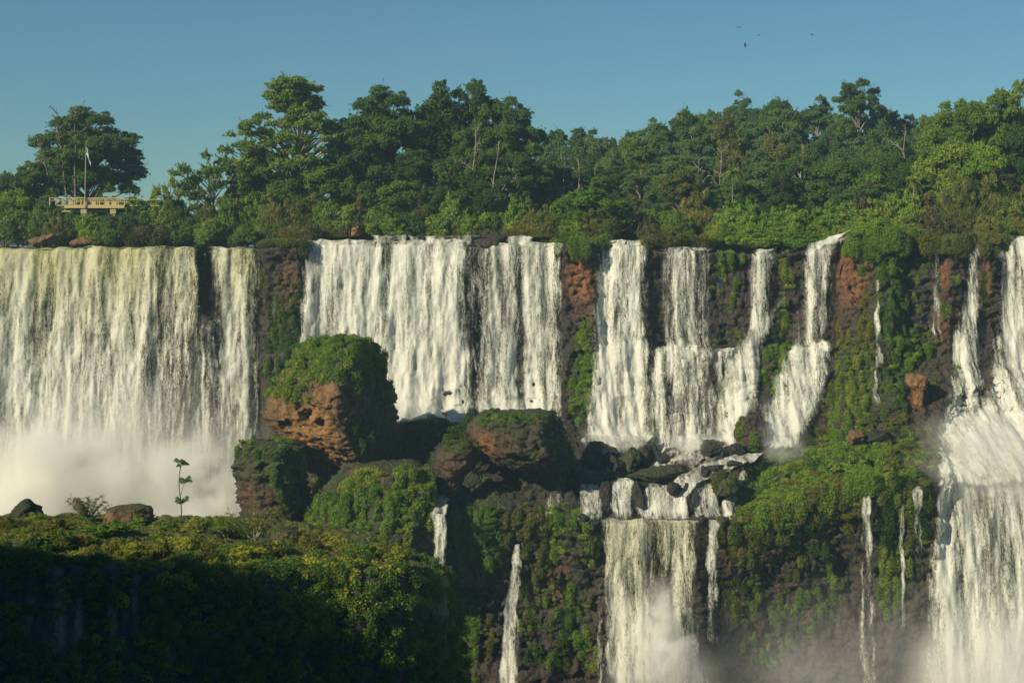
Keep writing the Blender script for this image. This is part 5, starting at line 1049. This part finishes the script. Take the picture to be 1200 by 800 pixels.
mb = MB(); tube(mb, np.array([[0, 0, 0], [.1, 0, H * .5], [.22, 0, H + .6]]), [.1, .08, .05], 8); mb.build('pole', M['pole'], r)
mb = MB(); tube(mb, np.array([[.22, 0, H + .58], [.22, 0, H + .66], [.22, 0, H + .74]]), [.05, .09, .03], 8); mb.build('finial', M['pole'], r)
r = empty('flag', (xp + .25, Yp - .6, Z_(171, Yp))); tag(r, 'white and blue banded flag hanging limp from the flagpole', 'flag')
for k, (mt, nm) in enumerate([('flag_white', 'white_band'), ('flag_blue', 'blue_band'), ('flag_white', 'white_band')]):
    U, V_ = np.meshgrid(np.linspace(0, 1, 12), np.linspace(k / 3, (k + 1) / 3, 5)); 
    X = .08 + U * .95 * (.55 + .3 * V_) + .0 * V_; Zz = -.2 - U * 2.2 - V_ * 1.25 + .1 * np.sin(U * 9); Yy = .16 * np.sin(U * 8 + V_ * 4) * (U + .15)
    mb = MB(); mb.add(np.stack([X, Yy, Zz], -1).reshape(-1, 3), grid_quads(5, 12)); ob = mb.build(nm, M[mt], r)
    md = ob.modifiers.new('cloth thickness', 'SOLIDIFY'); md.thickness = .02
for ob in COL.objects:
    if ob.parent and ob.parent.name == 'viewing_platform': ob.data.polygons.foreach_set('use_smooth', np.zeros(len(ob.data.polygons), bool))
for px, py, ang, lb in [(866, 32.5, 0, 'bird with level wings, highest of the four in the sky'), (873, 53, .7, 'darkest bird, lowest of the four in the sky, banking'), (889.5, 41.5, -.3, 'small bird just right of the highest one'), (951.5, 41, .3, 'lone bird apart from the other three, above the far forest')]:
    c = P(px, py, 420.); mb = MB()
    t = np.linspace(-1, 1, 9); tube(mb, np.stack([t * 0, t * .45, .02 * np.cos(t * 3)], -1), .13 * np.sqrt(np.clip(1 - t * t, .02, 1)), 6)
    mb2 = MB()
    for s in (-1, 1):
        w = np.array([[0, .2, .05], [s * .45, .25, .22], [s * .95, .05, .12], [s * .9, -.1, .12], [s * .4, -.15, .2], [0, -.25, .05]]); mb2 = MB()
        mb2.add(np.concatenate([w, w - [0, 0, .03]]), [[0, 1, 4, 5], [1, 2, 3, 4], [6, 11, 10, 7], [7, 10, 9, 8], [0, 6, 7, 1], [1, 7, 8, 2], [2, 8, 9, 3], [3, 9, 10, 4], [4, 10, 11, 5], [5, 11, 6, 0]])
        mb.add(mb2.v[0], mb2.q[0])
    tl = np.array([[-.1, -.4, 0], [.1, -.4, 0], [.16, -.75, 0], [-.16, -.75, 0]]); mb.add(np.concatenate([tl, tl - [0, 0, .03]]), [[0, 1, 2, 3], [7, 6, 5, 4], [0, 4, 5, 1], [1, 5, 6, 2], [2, 6, 7, 3], [3, 7, 4, 0]])
    o = mb.build('bird', M['bird']); o.location = c; o.rotation_euler = (.3, ang, ang * 2); tag(o, lb, 'bird', 'birds high in the sky')
flush()

# ------------------------------------------------------------------ air
def vol_mat(name, col, dens, aniso=.0, noise=None, soft=False, puffy=0):
    m, nt, N, K = new_mat(name); out = N('ShaderNodeOutputMaterial'); v = N('ShaderNodeVolumePrincipled')
    v.inputs['Color'].default_value = (*col, 1); v.inputs['Anisotropy'].default_value = aniso; v.inputs['Density'].default_value = dens
    if soft:
        tc = N('ShaderNodeTexCoord'); ln = N('ShaderNodeVectorMath', operation='LENGTH'); K(tc.outputs['Object'], ln.inputs[0])
        mr = N('ShaderNodeMapRange', interpolation_type='SMOOTHSTEP'); mr.inputs[1].default_value = .0; mr.inputs[2].default_value = 1.; mr.inputs[3].default_value = 1.; mr.inputs[4].default_value = 0.; K(ln.outputs['Value'], mr.inputs[0])
        geo = N('ShaderNodeNewGeometry'); n = N('ShaderNodeTexNoise'); n.inputs['Scale'].default_value = noise; n.inputs['Detail'].default_value = 3; n.inputs['Roughness'].default_value = .55; K(geo.outputs['Position'], n.inputs['Vector'])
        nr = N('ShaderNodeMapRange'); nr.inputs[1].default_value = (.22, .42)[puffy]; nr.inputs[2].default_value = (.70, .62)[puffy]; K(n.outputs['Fac'], nr.inputs[0])
        a = N('ShaderNodeMath', operation='MULTIPLY'); K(mr.outputs[0], a.inputs[0]); K(nr.outputs[0], a.inputs[1])
        b = N('ShaderNodeMath', operation='MULTIPLY'); K(a.outputs[0], b.inputs[0]); b.inputs[1].default_value = dens; K(b.outputs[0], v.inputs['Density'])
    K(v.outputs[0], out.inputs['Volume']); return m
mb = MB(); box(mb, (0, 375, 10), (720, 790, 170))
HAZE = mb.build('haze', vol_mat('haze_air', (.55, .82, 1.), .00030, .2)); tag(HAZE, kind='stuff')
def mist(px, py, Y, rx, rz, dep, dens, noise=.16, puffy=0):
    import bmesh
    bm = bmesh.new(); bmesh.ops.create_icosphere(bm, subdivisions=3, radius=1.); me = bpy.data.meshes.new('mist'); bm.to_mesh(me); bm.free()
    me.materials.append(vol_mat('waterfall_mist', (1., .995, .95), dens, -.3, noise, True, puffy=puffy))
    o = bpy.data.objects.new('mist', me); COL.objects.link(o); o.location = P(px, py, Y); o.scale = (rx / F * Y, dep, rz / F * Y); tag(o, kind='stuff'); return o
MIST = [(500, 500, 216, 60, 30, 4, .3, .3, 1), (130, 630, 217, 270, 215, 11, .42), (60, 565, 213, 130, 90, 7, 1.5, .13, 1), (230, 575, 215, 100, 80, 6, 1.3, .15, 1), (10, 585, 217, 130, 90, 9, .5), (1010, 815, 188, 260, 160, 9, .05), (1110, 780, 188, 70, 70, 6, .12, .2, 1), (778, 745, 189.5, 44, 80, 4, .9, .3, 1), (775, 810, 189, 90, 80, 6, .2), (1190, 810, 189, 150, 150, 8, .24), (1170, 555, 200.5, 130, 60, 6, .2), (1150, 515, 206, 100, 50, 5, .14), (470, 510, 219, 110, 65, 5, .14), (720, 520, 213, 50, 40, 4, .25, .3, 1), (915, 515, 211, 40, 36, 4, .3, .3, 1), (820, 525, 212, 50, 30, 4, .22, .3, 1), (600, 500, 219, 60, 40, 4, .2, .3, 1)]
for a in MIST: mist(*a)

# ------------------------------------------------------------------ light, sky, camera
AZ, EL = math.radians(49), math.radians(29)      # the sun stands behind the camera's left shoulder
to_sun = Vector((-math.sin(AZ) * math.cos(EL), -math.cos(AZ) * math.cos(EL), math.sin(EL)))
L = bpy.data.lights.new('sun', 'SUN'); L.energy = 5.; L.angle = math.radians(.5); L.color = (1., .90, .66)
lo = bpy.data.objects.new('sun', L); COL.objects.link(lo); lo.rotation_euler = (-to_sun).to_track_quat('-Z', 'Y').to_euler(); lo.location = (-100, -60, 90)
w = bpy.data.worlds.new('World'); sc.world = w; w.use_nodes = True; nt = w.node_tree
bg = nt.nodes['Background']; sk = nt.nodes.new('ShaderNodeTexSky'); sk.sky_type = 'NISHITA'; sk.sun_disc = False
sk.sun_elevation = EL; sk.sun_rotation = math.atan2(to_sun.x, to_sun.y); sk.air_density = 1.; sk.dust_density = 0.; sk.ozone_density = 3.
tn = nt.nodes.new('ShaderNodeMixRGB'); tn.blend_type = 'MULTIPLY'; tn.inputs[0].default_value = 1.; tn.inputs[2].default_value = (.43, .70, .79, 1)
nt.links.new(sk.outputs[0], tn.inputs[1]); nt.links.new(tn.outputs[0], bg.inputs[0]); bg.inputs[1].default_value = .068
cam = bpy.data.cameras.new('camera'); co = bpy.data.objects.new('camera', cam); COL.objects.link(co)
co.location = (0, 0, 0); co.rotation_euler = (math.radians(90), 0, 0); cam.sensor_width = 36; cam.lens = 36 * F / 1200; cam.shift_y = -(400 - HY) / 1200
cam.clip_end = 5000; cam.clip_start = .5; sc.camera = co
sc.view_settings.view_transform = 'Standard'; sc.view_settings.look = 'None'; sc.view_settings.exposure = .26; sc.view_settings.gamma = 1.
sc.cycles.use_denoising = True; sc.cycles.max_bounces = 8; sc.cycles.diffuse_bounces = 3; sc.cycles.glossy_bounces = 2; sc.cycles.transmission_bounces = 3; sc.cycles.transparent_max_bounces = 24; sc.cycles.volume_bounces = 6
sc.cycles.volume_step_rate = 3.; sc.cycles.volume_max_steps = 96; sc.cycles.caustics_reflective = False; sc.cycles.caustics_refractive = False
